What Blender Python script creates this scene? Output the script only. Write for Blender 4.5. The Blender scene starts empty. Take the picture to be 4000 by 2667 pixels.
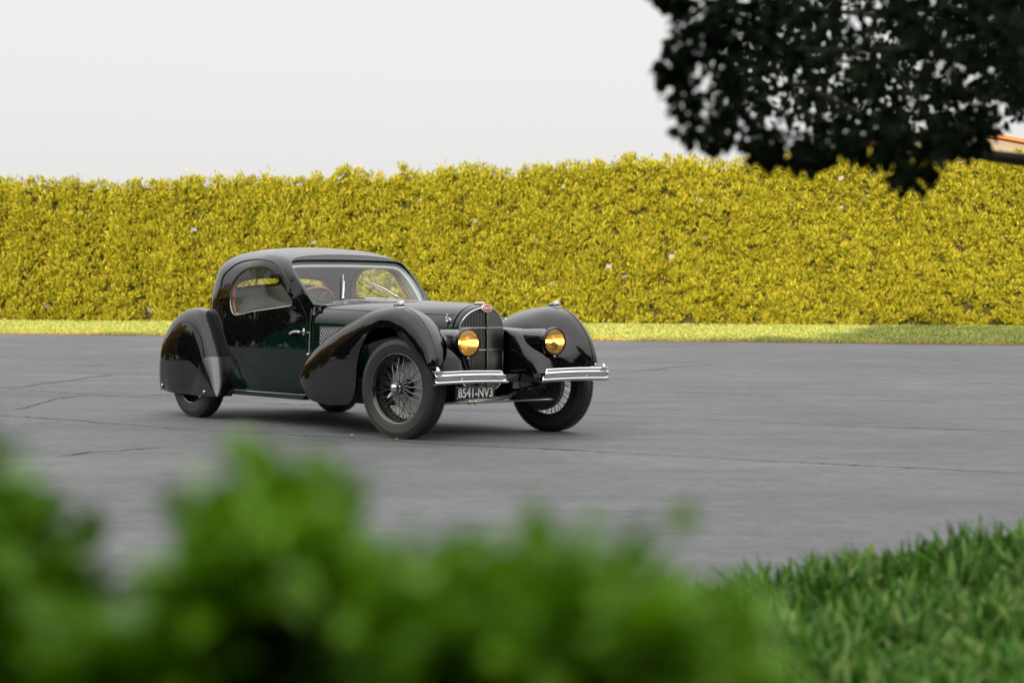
import bpy, bmesh, math, random
import numpy as np
from mathutils import Vector, Matrix
from mathutils.bvhtree import BVHTree
from mathutils.geometry import delaunay_2d_cdt

sc = bpy.context.scene
R = math.radians
rng = np.random.default_rng(7)
random.seed(7)

# ------------------------------------------------------------------ camera
cd = bpy.data.cameras.new('camera')
cam = bpy.data.objects.new('camera', cd)
sc.collection.objects.link(cam)
sc.camera = cam
cd.sensor_width = 36.0
cd.lens = 69.53
cd.clip_start = 0.05
cd.clip_end = 5000
cam.matrix_world = (Matrix.Translation((0, 0, 1.0358)) @ Matrix.Rotation(R(90 - 1.415), 4, 'X')
                    @ Matrix.Rotation(R(0.2096), 4, 'Z'))
cd.dof.use_dof = True
cd.dof.focus_distance = 14.3
cd.dof.aperture_fstop = 4.0

# ------------------------------------------------------------------ world, sun, exposure
CLOUD = 8.1
SUN_EL, SUN_AZ = R(11.0), R(190.0)       # azimuth clockwise from +Y: the sun stands behind the camera, a little left
wd = bpy.data.worlds.new('World'); sc.world = wd; wd.use_nodes = True
nt = wd.node_tree; nt.nodes.clear()
w_out = nt.nodes.new('ShaderNodeOutputWorld'); w_bg = nt.nodes.new('ShaderNodeBackground')
w_sky = nt.nodes.new('ShaderNodeTexSky'); w_sky.sky_type = 'NISHITA'; w_sky.sun_disc = False
w_sky.sun_elevation = SUN_EL; w_sky.sun_rotation = SUN_AZ
w_sky.air_density = 1.0; w_sky.dust_density = 6.0; w_sky.ozone_density = 1.0
w_hs = nt.nodes.new('ShaderNodeHueSaturation'); w_hs.inputs['Saturation'].default_value = 0.25
w_mix = nt.nodes.new('ShaderNodeMix'); w_mix.data_type = 'RGBA'
w_mix.inputs[0].default_value = 0.70                     # thin cloud over the whole sky, brighter overhead, as cloud is
w_tc = nt.nodes.new('ShaderNodeTexCoord'); w_sep = nt.nodes.new('ShaderNodeSeparateXYZ')
w_cl = nt.nodes.new('ShaderNodeMapRange'); w_cl.interpolation_type = 'SMOOTHSTEP'
w_cl.inputs[1].default_value = 0.14; w_cl.inputs[2].default_value = 0.70; w_cl.inputs[3].default_value = CLOUD; w_cl.inputs[4].default_value = CLOUD * 2.8
w_cc = nt.nodes.new('ShaderNodeCombineColor')
nt.links.new(w_tc.outputs['Generated'], w_sep.inputs[0]); nt.links.new(w_sep.outputs[2], w_cl.inputs[0])
for i_ in range(3): nt.links.new(w_cl.outputs[0], w_cc.inputs[i_])
w_tint = nt.nodes.new('ShaderNodeMix'); w_tint.data_type = 'RGBA'; w_tint.blend_type = 'MULTIPLY'; w_tint.inputs[0].default_value = 1.0
w_tint.inputs[7].default_value = (1.0, .993, .98, 1)
nt.links.new(w_cc.outputs[0], w_tint.inputs[6]); nt.links.new(w_tint.outputs[2], w_mix.inputs[7])
w_bg.inputs[1].default_value = 0.10
nt.links.new(w_sky.outputs[0], w_hs.inputs['Color'])
nt.links.new(w_hs.outputs[0], w_mix.inputs[6])
nt.links.new(w_mix.outputs[2], w_bg.inputs[0])
nt.links.new(w_bg.outputs[0], w_out.inputs[0])

sl = bpy.data.lights.new('sun', 'SUN'); sun = bpy.data.objects.new('sun', sl)
sc.collection.objects.link(sun)
sl.energy = 5.0; sl.angle = R(0.6); sl.color = (1.0, 0.82, 0.52)
to_sun = Vector((math.sin(SUN_AZ) * math.cos(SUN_EL), math.cos(SUN_AZ) * math.cos(SUN_EL), math.sin(SUN_EL)))
sun.rotation_euler = to_sun.to_track_quat('Z', 'Y').to_euler()
sun.location = to_sun * 300

sc.view_settings.view_transform = 'Standard'
sc.view_settings.look = 'None'
sc.view_settings.exposure = 0.45
sc.view_settings.gamma = 1.0
sc.view_settings.use_curve_mapping = False
sc.cycles.use_denoising = True
sc.cycles.max_bounces = 10
sc.cycles.transparent_max_bounces = 16
sc.cycles.caustics_reflective = False
sc.cycles.caustics_refractive = False
sc.cycles.sample_clamp_indirect = 6.0

# ------------------------------------------------------------------ helpers
COL = sc.collection

def node_mat(name):
    m = bpy.data.materials.new(name); m.use_nodes = True
    return m, m.node_tree.nodes, m.node_tree.links

def mat(name, col, rough=0.5, metal=0.0, spec=0.5, coat=0.0, noise=0.0, nscale=30.0, bump=0.0, **kw):
    m, N, L = node_mat(name)
    b = N['Principled BSDF']
    b.inputs['Base Color'].default_value = (*col, 1)
    b.inputs['Roughness'].default_value = rough
    b.inputs['Metallic'].default_value = metal
    b.inputs['Specular IOR Level'].default_value = spec
    b.inputs['Coat Weight'].default_value = coat
    b.inputs['Coat Roughness'].default_value = 0.02
    for k, v in kw.items():
        b.inputs[k.replace('_', ' ')].default_value = v
    if noise or bump:
        tc = N.new('ShaderNodeTexCoord'); nz = N.new('ShaderNodeTexNoise')
        nz.inputs['Scale'].default_value = nscale; nz.inputs['Detail'].default_value = 6
        L.new(tc.outputs['Object'], nz.inputs['Vector'])
        if noise:
            rr = N.new('ShaderNodeMapRange')
            rr.inputs[3].default_value = max(0, rough - noise); rr.inputs[4].default_value = rough + noise
            L.new(nz.outputs[0], rr.inputs[0]); L.new(rr.outputs[0], b.inputs['Roughness'])
            mx = N.new('ShaderNodeMix'); mx.data_type = 'RGBA'
            mx.inputs[6].default_value = (*[c * (1 - noise) for c in col], 1)
            mx.inputs[7].default_value = (*[min(1, c * (1 + noise)) for c in col], 1)
            L.new(nz.outputs[0], mx.inputs[0]); L.new(mx.outputs[2], b.inputs['Base Color'])
        if bump:
            bp = N.new('ShaderNodeBump'); bp.inputs['Strength'].default_value = bump
            bp.inputs['Distance'].default_value = 0.01
            L.new(nz.outputs[0], bp.inputs['Height']); L.new(bp.outputs[0], b.inputs['Normal'])
    return m

def obj(name, VF, m, parent=None, smooth=True, angle=32, kind=None, label=None, cat=None, group=None, mw=None):
    V, F = VF
    me = bpy.data.meshes.new(name)
    me.from_pydata([tuple(map(float, v)) for v in V], [], [tuple(map(int, f)) for f in F])
    me.validate(); me.update()
    for mm in (m if isinstance(m, (list, tuple)) else [m]): me.materials.append(mm)
    if smooth:
        me.shade_smooth(); me.set_sharp_from_angle(angle=R(angle))
    o = bpy.data.objects.new(name, me); COL.objects.link(o)
    if parent: o.parent = parent
    if mw is not None: o.matrix_local = mw
    tag(o, label, cat, group, kind)
    return o

def tag(o, label=None, cat=None, group=None, kind=None):
    if label: o['label'] = label
    if cat: o['category'] = cat
    if group: o['group'] = group
    if kind: o['kind'] = kind
    return o

def empty(name, loc=(0, 0, 0), rz=0.0, parent=None):
    o = bpy.data.objects.new(name, None); COL.objects.link(o)
    o.location = loc; o.rotation_euler = (0, 0, rz); o.empty_display_size = .2
    if parent: o.parent = parent
    return o

def join(*parts):
    V, F = [], []
    for v, f in parts:
        n = len(V); V += [tuple(p) for p in v]; F += [tuple(i + n for i in q) for q in f]
    return V, F

def mir(VF):
    return [(x, -y, z) for x, y, z in VF[0]], [tuple(reversed(f)) for f in VF[1]]

def sided(VF, s):
    return VF if s > 0 else mir(VF)

def xf(VF, M):
    return [tuple(M @ Vector(v)) for v in VF[0]], VF[1]

def grid(P, cu=False, cv=False):
    P = np.asarray(P, float); m, n = P.shape[:2]
    F = []
    for i in range(m if cu else m - 1):
        for j in range(n if cv else n - 1):
            a, b = i, (i + 1) % m; c, d = j, (j + 1) % n
            F.append((a * n + c, b * n + c, b * n + d, a * n + d))
    return [tuple(p) for p in P.reshape(-1, 3)], F

def cr(pts, n, closed=False):
    """Catmull-Rom through pts, uniform in the index"""
    p = np.asarray(pts, float); k = len(p)
    t = np.linspace(0, k if closed else k - 1, n, endpoint=not closed)
    i = np.minimum(t.astype(int), k - 1 if closed else k - 2); u = (t - i)[:, None]
    if closed:
        g = lambda j: p[j % k]
    else:
        pe = np.vstack([2 * p[0] - p[1], p, 2 * p[-1] - p[-2]])
        g = lambda j: pe[np.clip(j + 1, 0, k + 1)]
    a, b, c, d = g(i - 1), g(i), g(i + 1), g(i + 2)
    return .5 * (2 * b + (c - a) * u + (2 * a - 5 * b + 4 * c - d) * u ** 2 + (3 * b - a - 3 * c + d) * u ** 3)

def tube(path, r, n=8, closed=False, caps=True):
    p = np.asarray(path, float); k = len(p)
    rr = np.broadcast_to(np.asarray(r, float), (k,))
    T = np.zeros_like(p)
    for i in range(k):
        a = p[(i - 1) % k] if (closed or i > 0) else p[i]
        b = p[(i + 1) % k] if (closed or i < k - 1) else p[i]
        T[i] = (b - a) / (np.linalg.norm(b - a) + 1e-12)
    up = np.array([0, 0, 1.]) if abs(T[0][2]) < .9 else np.array([1., 0, 0])
    nrm = np.cross(T[0], up); nrm /= np.linalg.norm(nrm)
    rings = []
    for i in range(k):
        nrm = nrm - T[i] * (nrm @ T[i]); nrm /= np.linalg.norm(nrm) + 1e-12
        bn = np.cross(T[i], nrm)
        ang = np.linspace(0, 2 * np.pi, n, endpoint=False)
        rings.append(p[i] + rr[i] * (np.outer(np.cos(ang), nrm) + np.outer(np.sin(ang), bn)))
    V, F = grid(rings, cu=closed, cv=True)
    if caps and not closed:
        F = F + [tuple(reversed(range(n))), tuple(range((k - 1) * n, k * n))]
    return V, F

def lathe(prof, n=48, axis='Y', closed=False):
    """prof: (r, h) pairs turned about an axis through the origin"""
    a = np.linspace(0, 2 * np.pi, n, endpoint=False)
    P = np.zeros((len(prof), n, 3))
    for i, (r, h) in enumerate(prof):
        if axis == 'Y': P[i] = np.stack([r * np.cos(a), np.full(n, h), r * np.sin(a)], -1)
        elif axis == 'X': P[i] = np.stack([np.full(n, h), r * np.cos(a), r * np.sin(a)], -1)
        else: P[i] = np.stack([r * np.cos(a), r * np.sin(a), np.full(n, h)], -1)
    return grid(P, cu=closed, cv=True)

def box(c, s, bev=0.0):
    bm = bmesh.new(); bmesh.ops.create_cube(bm, size=1)
    bmesh.ops.scale(bm, vec=s, verts=bm.verts); bmesh.ops.translate(bm, vec=c, verts=bm.verts)
    if bev: bmesh.ops.bevel(bm, geom=bm.edges[:], offset=bev, segments=2, affect='EDGES', profile=.5)
    return bmout(bm)

def bmout(bm):
    bm.verts.index_update()
    V = [tuple(v.co) for v in bm.verts]; F = [tuple(v.index for v in f.verts) for f in bm.faces]
    bm.free(); return V, F

def sphere(c, r, s=(1, 1, 1), n=16):
    bm = bmesh.new(); bmesh.ops.create_uvsphere(bm, u_segments=n, v_segments=max(6, n // 2), radius=r)
    bmesh.ops.scale(bm, vec=s, verts=bm.verts); bmesh.ops.translate(bm, vec=c, verts=bm.verts)
    return bmout(bm)

def inside(poly, pt):
    x, y = pt; c = False; j = len(poly) - 1
    for i in range(len(poly)):
        xi, yi = poly[i]; xj, yj = poly[j]
        if (yi > y) != (yj > y) and x < (xj - xi) * (y - yi) / (yj - yi + 1e-15) + xi: c = not c
        j = i
    return c

def cdt(outer, holes, inner_pts, mind=0.0):
    """triangulate a 2D region with holes; returns points, triangles"""
    pts = []; edges = []
    for loop in [outer] + holes:
        n0 = len(pts); pts += [tuple(p) for p in loop]; k = len(loop)
        edges += [(n0 + i, n0 + (i + 1) % k) for i in range(k)]
    B = np.array(pts)
    for p in inner_pts:
        if not inside(outer, p) or any(inside(h, p) for h in holes): continue
        if mind and np.min(np.sum((B - np.array(p)) ** 2, 1)) < mind * mind: continue
        pts.append(tuple(p))
    r = delaunay_2d_cdt([Vector(p) for p in pts], edges, [], 0, 1e-7)
    V, T = r[0], r[2]; out = []
    for t in T:
        c = ((V[t[0]][0] + V[t[1]][0] + V[t[2]][0]) / 3, (V[t[0]][1] + V[t[1]][1] + V[t[2]][1]) / 3)
        if inside(outer, c) and not any(inside(h, c) for h in holes): out.append(tuple(t))
    return np.array([(v[0], v[1]) for v in V]), out

def text_mesh(s, size=1.0, ext=0.0, bold=0.0):
    cu = bpy.data.curves.new('lettering', 'FONT'); cu.body = s; cu.size = size; cu.extrude = ext; cu.offset = bold
    cu.align_x = 'CENTER'; cu.align_y = 'CENTER'; cu.resolution_u = 4
    o = bpy.data.objects.new('lettering', cu); COL.objects.link(o)
    dg = bpy.context.evaluated_depsgraph_get(); me = bpy.data.meshes.new_from_object(o.evaluated_get(dg))
    V = [tuple(v.co) for v in me.vertices]; F = [tuple(p.vertices) for p in me.polygons]
    bpy.data.objects.remove(o); bpy.data.curves.remove(cu); bpy.data.meshes.remove(me)
    return V, F
# ================================================================== setting
def fast_obj(name, V, quads, m, parent=None, smooth=False, kind=None, tris=False):
    """big meshes straight from arrays"""
    V = np.asarray(V, np.float32); Q = np.asarray(quads, np.int32); k = Q.shape[1]
    me = bpy.data.meshes.new(name)
    me.vertices.add(len(V)); me.vertices.foreach_set('co', V.ravel())
    me.loops.add(Q.size); me.loops.foreach_set('vertex_index', Q.ravel())
    me.polygons.add(len(Q)); me.polygons.foreach_set('loop_start', np.arange(0, Q.size, k, dtype=np.int32))
    me.update(calc_edges=True); me.validate()
    me.materials.append(m)
    if smooth: me.shade_smooth()
    o = bpy.data.objects.new(name, me); COL.objects.link(o)
    if parent: o.parent = parent
    if kind: o['kind'] = kind
    return o

def unit(v): return v / (np.linalg.norm(v, axis=-1, keepdims=True) + 1e-9)

def leaves(C, D, N_, length, width, bend=.15):
    """leaf-shaped quads: base C, along D, facing N_"""
    n = len(C); D = unit(D); S = unit(np.cross(D, N_)); N2 = np.cross(S, D)
    L_ = np.broadcast_to(length, (n,))[:, None]; W_ = np.broadcast_to(width, (n,))[:, None]
    b = C; l = C + D * L_ * .5 - S * W_ * .5 + N2 * L_ * bend; t = C + D * L_; r = C + D * L_ * .5 + S * W_ * .5 + N2 * L_ * bend
    V = np.stack([b, r, t, l], 1).reshape(-1, 3)
    return V, np.arange(4 * n).reshape(n, 4)

def leaves6(C, D, N_, length, width, bend=.12):
    """broader leaves with a point: six-sided, folded along the midrib (two quads)"""
    n = len(C); D = unit(D); S = unit(np.cross(D, N_)); N2 = np.cross(S, D)
    L_ = np.broadcast_to(length, (n,))[:, None]; W_ = np.broadcast_to(width, (n,))[:, None]
    P = lambda u, w, h: C + D * L_ * u + S * W_ * w + N2 * L_ * h
    V = np.stack([P(0, 0, 0), P(.28, .42, bend), P(.62, .5, bend), P(1, 0, -.06), P(.62, -.5, bend), P(.28, -.42, bend)], 1).reshape(-1, 3)
    i = np.arange(n)[:, None] * 6
    return V, np.concatenate([i + [0, 1, 2, 3], i + [0, 3, 4, 5]], 0)

def rdir(n, up=0.0):
    v = rng.normal(size=(n, 3)); v[:, 2] += up; return unit(v)

def leaf_mat(name, cols, trans=.35, rough=.45, spec=.35):
    m, N, L = node_mat(name); N.clear()
    out = N.new('ShaderNodeOutputMaterial'); geo = N.new('ShaderNodeNewGeometry'); rmp = N.new('ShaderNodeValToRGB')
    e = rmp.color_ramp.elements
    while len(e) < len(cols): e.new(.5)
    for i, c in enumerate(cols): e[i].position = i / max(1, len(cols) - 1); e[i].color = (*c, 1)
    L.new(geo.outputs['Random Per Island'], rmp.inputs[0])
    b = N.new('ShaderNodeBsdfPrincipled'); b.inputs['Roughness'].default_value = rough; b.inputs['Specular IOR Level'].default_value = spec
    tl = N.new('ShaderNodeBsdfTranslucent'); mx = N.new('ShaderNodeMixShader'); mx.inputs[0].default_value = trans
    L.new(rmp.outputs[0], b.inputs['Base Color']); L.new(rmp.outputs[0], tl.inputs[0])
    L.new(b.outputs[0], mx.inputs[1]); L.new(tl.outputs[0], mx.inputs[2]); L.new(mx.outputs[0], out.inputs[0])
    return m

# ---- paved lot
def asphalt_mat():
    m, N, L = node_mat('weathered_asphalt')
    b = N['Principled BSDF']; tc = N.new('ShaderNodeTexCoord')
    def noise(scale, det, vec=None, rough=.55):
        n = N.new('ShaderNodeTexNoise'); n.inputs['Scale'].default_value = scale; n.inputs['Detail'].default_value = det; n.inputs['Roughness'].default_value = rough
        L.new(vec or tc.outputs['Object'], n.inputs['Vector']); return n.outputs[0]
    mp = N.new('ShaderNodeMapping'); mp.inputs['Rotation'].default_value = (0, 0, R(33)); mp.inputs['Scale'].default_value = (.5, 2.2, 1)
    L.new(tc.outputs['Object'], mp.inputs[0])
    streak = noise(1.1, 8, mp.outputs[0], .62); patch = noise(.23, 4); grit = noise(120, 2); agg = noise(420, 1); mott = noise(9, 5, None, .65); stain = noise(.9, 6, None, .7)
    def ramp(v, a, b_, lo, hi):
        r_ = N.new('ShaderNodeMapRange'); r_.inputs[1].default_value = a; r_.inputs[2].default_value = b_; r_.inputs[3].default_value = lo; r_.inputs[4].default_value = hi
        L.new(v, r_.inputs[0]); return r_.outputs[0]
    def mul(a, c):
        k = N.new('ShaderNodeMath'); k.operation = 'MULTIPLY'; L.new(a, k.inputs[0]); L.new(c, k.inputs[1]); return k.outputs[0]
    v = mul(mul(ramp(streak, .25, .75, .82, 1.2), ramp(patch, .3, .7, .84, 1.16)), mul(mul(ramp(grit, .25, .75, .58, 1.42), ramp(agg, .3, .7, .75, 1.25)), mul(ramp(mott, .3, .7, .82, 1.18), ramp(stain, .35, .68, 1.10, .78))))
    mx = N.new('ShaderNodeMix'); mx.data_type = 'RGBA'; mx.blend_type = 'MULTIPLY'; mx.inputs[0].default_value = 1
    mx.inputs[6].default_value = (.095, .0965, .1005, 1)
    cb = N.new('ShaderNodeCombineColor'); [L.new(v, cb.inputs[i]) for i in range(3)]
    L.new(cb.outputs[0], mx.inputs[7]); L.new(mx.outputs[2], b.inputs['Base Color'])
    b.inputs['Roughness'].default_value = .78; b.inputs['Specular IOR Level'].default_value = .35
    bp = N.new('ShaderNodeBump'); bp.inputs['Strength'].default_value = .35; bp.inputs['Distance'].default_value = .004
    L.new(grit, bp.inputs['Height']); L.new(bp.outputs[0], b.inputs['Normal'])
    return m
M_ASPH = asphalt_mat()
lot = obj('parking_lot', ([(-400, -200, 0), (400, -200, 0), (400, 900, 0), (-400, 900, 0)], [(0, 1, 2, 3)]), M_ASPH, kind='structure', smooth=False)
M_CRACK = mat('open_joint', (.05, .05, .052), .95, noise=.3, nscale=30)
M_SCUFF = mat('pale_scuff', (.30, .30, .30), .9, noise=.3, nscale=9)
def ribbon(pts, w, jag=.35, step=.03, seed=0):
    """a ragged crack running along a polyline on the ground"""
    r_ = np.random.default_rng(seed); p = np.asarray(pts, float)
    seg = np.linalg.norm(np.diff(p, axis=0), axis=1); cum = np.r_[0, np.cumsum(seg)]
    t = np.arange(0, cum[-1], step); q = np.stack([np.interp(t, cum, p[:, 0]), np.interp(t, cum, p[:, 1])], -1)
    d = unit(np.gradient(q, axis=0)); nn = np.stack([-d[:, 1], d[:, 0]], -1)
    wob = np.cumsum(r_.normal(0, .006, len(t))); wob -= np.linspace(0, wob[-1], len(t))
    q = q + nn * wob[:, None]
    a = w * (.5 + jag * r_.normal(size=len(t))); b_ = w * (.5 + jag * r_.normal(size=len(t)))
    fade = np.clip(np.minimum(t, cum[-1] - t) / .3, .08, 1)
    slow = np.interp(t, np.linspace(0, cum[-1] + .1, 14), r_.uniform(.45, 1.5, 14))
    a = np.abs(a) * fade * slow; b_ = np.abs(b_) * fade * slow
    V = np.stack([np.c_[q + nn * a[:, None], np.full(len(t), .004)], np.c_[q - nn * b_[:, None], np.full(len(t), .004)]], 1)
    return grid(V)
JOINTS = [[(-6.5, 17.7), (-4.23, 16.32), (-3.68, 15.88), (-3.03, 15.27), (-2.28, 14.67), (-1.17, 14.02), (-.39, 13.38), (.51, 12.95), (1.08, 12.61), (1.63, 12.26), (2.35, 11.86), (2.97, 11.45), (4.6, 10.4)],
          [(-7.5, 22.6), (-5.44, 21.02), (-4.59, 20.19), (-3.91, 19.53), (-3.18, 18.92), (-1.5, 18.0), (.66, 16.97), (1.42, 16.51), (2.53, 15.71), (3.88, 14.94), (5.2, 14.1)],
          [(.2, 21.8), (.91, 21.26), (2.13, 20.34), (3.13, 19.45), (4.76, 18.38), (6, 17.5)],
          [(.6, 26.2), (1.25, 25.84), (2.62, 25.09), (3.48, 24.5), (4.71, 23.78), (5.91, 22.81), (7.5, 21.7)],
          [(1.9, 29.9), (2.63, 29.39), (3.45, 28.86), (5.05, 28.15), (7.05, 27.19), (8.6, 26.3)],
          [(-8.6, 27.6), (-6.84, 26.4), (-5.54, 25.38), (-4.39, 24.45), (-2.9, 23.3)]]
CRACKS = [[(-4.43, 17.11), (-4.29, 17.39), (-4.35, 18.23), (-4.35, 19.09), (-4.24, 19.46), (-4.07, 19.69)],
          [(-5.44, 21.02), (-5.25, 21.39), (-5.21, 22.03), (-5.08, 23.06), (-5.06, 23.67), (-4.95, 24.46), (-4.83, 24.74)],
          [(-6.06, 26.76), (-5.93, 27.19), (-5.81, 27.82), (-5.48, 28.03), (-5.15, 28.67)],
          [(-3.8, 15.28), (-3.66, 15.5), (-3.52, 15.65)],
          [(-2.88, 12.28), (-2.78, 12.49), (-2.71, 12.7), (-2.51, 12.86), (-2.42, 13.01), (-2.22, 13.21)],
          [(1.47, 25.86), (1.88, 26.64), (2.39, 27.89), (2.99, 28.67)], [(-3.9, 19.5), (-3.5, 19.75), (-3.2, 20.1)], [(-3.7, 19.4), (-3.2, 19.5), (-2.9, 19.8)]]
for i, p in enumerate(JOINTS): obj('paving_joint', ribbon(p, .017, seed=i), M_CRACK, lot, smooth=False)
for i, p in enumerate(CRACKS): obj('pavement_crack', ribbon(p, .03, seed=20 + i), M_CRACK, lot, smooth=False)
for i, (a, w) in enumerate((([(-2.48, 14.02), (-2.40, 14.07), (-2.36, 14.01), (-2.35, 14.13)], .008), ([(-1.75, 13.1), (-1.2, 12.6), (-.9, 12.4)], .008))):
    obj('pale_scuff', ribbon(a, w, seed=50 + i), M_SCUFF, lot, smooth=False)

# ---- lawn strip beyond the lot
EDGE = [(-60, 60.5), (-12.24, 47.28), (-8.44, 46.3), (2.1, 42.9), (6.42, 41.5), (10.42, 40.24), (40, 31.5)]
HEDGE0, HEDGE1 = np.array([-62.0, 72.1]), np.array([40.0, 60.6])
ex, ey = zip(*EDGE)
def edge_y(x): return np.interp(x, ex, ey)
def hedge_y(x): return HEDGE0[1] + (x - HEDGE0[0]) / (HEDGE1[0] - HEDGE0[0]) * (HEDGE1[1] - HEDGE0[1])
M_SOIL = mat('lawn_soil', (.13, .15, .03), .95, noise=.35, nscale=1.5)
xs = np.linspace(-60, 40, 140); rows = []
for x in xs:
    e, h = edge_y(x), hedge_y(x) + 3
    rows.append([(x, e + (h - e) * k, .004 + .014 * min(1, k * 22)) for k in (0, .006, .02, .05, .1, .25, .5, .75, 1)])
lawn = obj('lawn', grid(rows), M_SOIL, kind='structure')
M_GRASS = leaf_mat('lawn_grass', [(.08, .17, .014), (.15, .24, .022), (.48, .42, .12), (.09, .18, .015), (.62, .52, .20)], .10)
M_DRY = leaf_mat('dry_edge_grass', [(.34, .18, .05), (.48, .26, .08), (.28, .24, .05), (.55, .28, .09)], .10)
def blades(n, xr, kr, hl, hw, m, name, parent, pw=1.0):
    x = rng.uniform(*xr, n); k = kr[0] + (kr[1] - kr[0]) * rng.random(n) ** pw
    e, h = edge_y(x), hedge_y(x); y = e + (h - e) * k
    C = np.stack([x, y, .004 + .014 * np.minimum(1, k * 22)], -1)
    D = rdir(n) * .55 + np.array([0, 0, 1.]); N_ = np.stack([rng.normal(size=n) * .6, -np.ones(n), rng.normal(size=n) * .2], -1)
    V, Q = leaves(C, D, N_, hl * rng.uniform(.6, 1.35, n), hw, .05)
    return fast_obj(name, V, Q, m, parent, kind='stuff')
blades(120000, (-24, 20), (.004, 1), .055, .03, M_GRASS, 'lawn_blades', lawn, 2.2)
blades(9000, (-24, 20), (-.004, .014), .05, .025, M_DRY, 'dry_grass_edge', lawn)

# ---- hedge
def hedge():
    root = empty('hedge', (0, float(hedge_y(0)), 0))
    tag(root, 'tall clipped yellow-green conifer hedge behind the lawn', 'hedge')
    L0 = Vector((0, float(hedge_y(0)), 0))
    u = unit(HEDGE1 - HEDGE0); nrm = np.array([u[1], -u[0]])            # towards the lot
    span = np.linalg.norm(HEDGE1 - HEDGE0)
    tt = np.linspace(0, span, 600)
    rr = np.random.default_rng(3)
    TUFTS = [(c_, a_, w_) for c_, a_, w_ in zip(rr.uniform(38, 86, 70), rr.exponential(.065, 70), rr.uniform(.14, .5, 70))]
    def top(t):
        x = HEDGE0[0] + u[0] * t
        base = np.interp(x, [-60, -17.3, -12.8, -8.4, -4.0, -1.1, 1.0, 3.2, 6.0, 11.5, 16.3, 40], [4.5, 4.68, 4.72, 4.92, 5.03, 5.20, 5.17, 5.40, 5.41, 5.49, 5.60, 5.8])
        tuft = sum(a_ * np.exp(-((t - c_) / w_) ** 2) for c_, a_, w_ in TUFTS)
        return base - .05 + tuft + .06 * np.sin(t * 1.9) + .05 * np.sin(t * 4.3 + 1) + .04 * np.sin(t * 9.1 + 2)
    def face(t, z):                                                     # bulges of the single plants
        return .16 * np.sin(t * 3.6 + .4 * np.sin(z * 1.3)) + .12 * np.sin(t * 1.7 + z * 1.1) + .10 * np.sin(z * 2.3 + t * .8)
    # dark woody inside
    core = []
    for t in tt:
        H = top(t) - .22
        core.append([(*(HEDGE0 + u * t + nrm * (-.55 + face(t, z * H) * .5)), z * H) for z in np.linspace(0, 1, 40)])
    V, F = grid(core)
    holes = set(rr.choice(len(F), 80, replace=False))
    F = [f for i, f in enumerate(F) if i not in holes]
    V = [(x, y - L0.y, z) for x, y, z in V]
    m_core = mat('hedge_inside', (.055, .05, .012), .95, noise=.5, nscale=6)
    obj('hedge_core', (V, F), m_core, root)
    hole_c = np.array([np.mean([V[i] for i in grid(core)[1][h]], 0) for h in holes])
    out = np.r_[nrm, 0]
    def sprays(tc, zc, rad, per, depth):
        k = len(tc); m_ = per
        fz = face(tc, zc)
        Hc = top(tc); crown = np.clip((zc - Hc + .35) / .35, 0, 1)
        base = np.c_[HEDGE0 + u * tc[:, None] + nrm * (fz - depth - crown ** 2 * rr.uniform(0, .7, k))[:, None], zc]
        p = unit(rr.normal(size=(k, m_, 3))) * rr.random((k, m_, 1)) ** .5
        C = base[:, None] + p * rad[:, None, None] * np.array([1, .8, 1.15])
        D = p * .8 + out * .35 + np.array([0, 0, .85]) + rr.normal(size=p.shape) * .3
        C = C.reshape(-1, 3); D = D.reshape(-1, 3)
        return C, D
    area = 1.0
    x_in = (HEDGE0[0] + u[0] * np.linspace(0, span, 4000))
    t_lo, t_hi = np.interp([-20.5, 19.5], x_in, np.linspace(0, span, 4000))
    n1 = 9500; tc = rr.uniform(t_lo, t_hi, n1); zc = (top(tc) - .05) * rr.random(n1) ** .95
    C1, D1 = sprays(tc, zc, rr.uniform(.08, .18, n1), 30, rr.random(n1) ** 1.3 * .38)
    n2 = 2600; tc = rr.uniform(0, span, n2); zc = top(tc) * rr.random(n2)
    C2, D2 = sprays(tc, zc, rr.uniform(.2, .4, n2), 14, rr.random(n2) * .4)
    C = np.concatenate([C1, C2]); D = np.concatenate([D1, D2])
    C[:, 2] = np.abs(C[:, 2])
    C[:, 1] -= L0.y
    ok = np.ones(len(C), bool)
    for h in hole_c:
        ok &= ~((np.abs(C[:, 0] - h[0]) < .05) & (np.abs(C[:, 2] - h[2]) < .06) & (rr.random(len(C)) < .9))
    C, D = C[ok], D[ok]; n = len(C)
    N_ = rr.normal(size=(n, 3)) * .7 + out * .6
    V, Q = leaves(C, D, N_, rr.uniform(.09, .20, n), rr.uniform(.030, .056, n), .14)
    m = leaf_mat('hedge_sprays', [(.12, .135, .010), (.29, .29, .018), (.43, .405, .028), (.17, .185, .012), (.35, .34, .023), (.51, .475, .05), (.45, .31, .03)], .12, .65, .12)
    fast_obj('hedge_foliage', V, Q, m, root, kind='stuff')
hedge()
# ================================================================== the car
# car frame: x forward (0 = front axle), y to the car's left, z up from the ground
CAR = empty('vintage_car', (-0.2288, 14.3885, 0), R(-52.1536))
tag(CAR, 'glossy black and dark green vintage coupe with wire wheels and amber headlamps', 'car')

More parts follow.
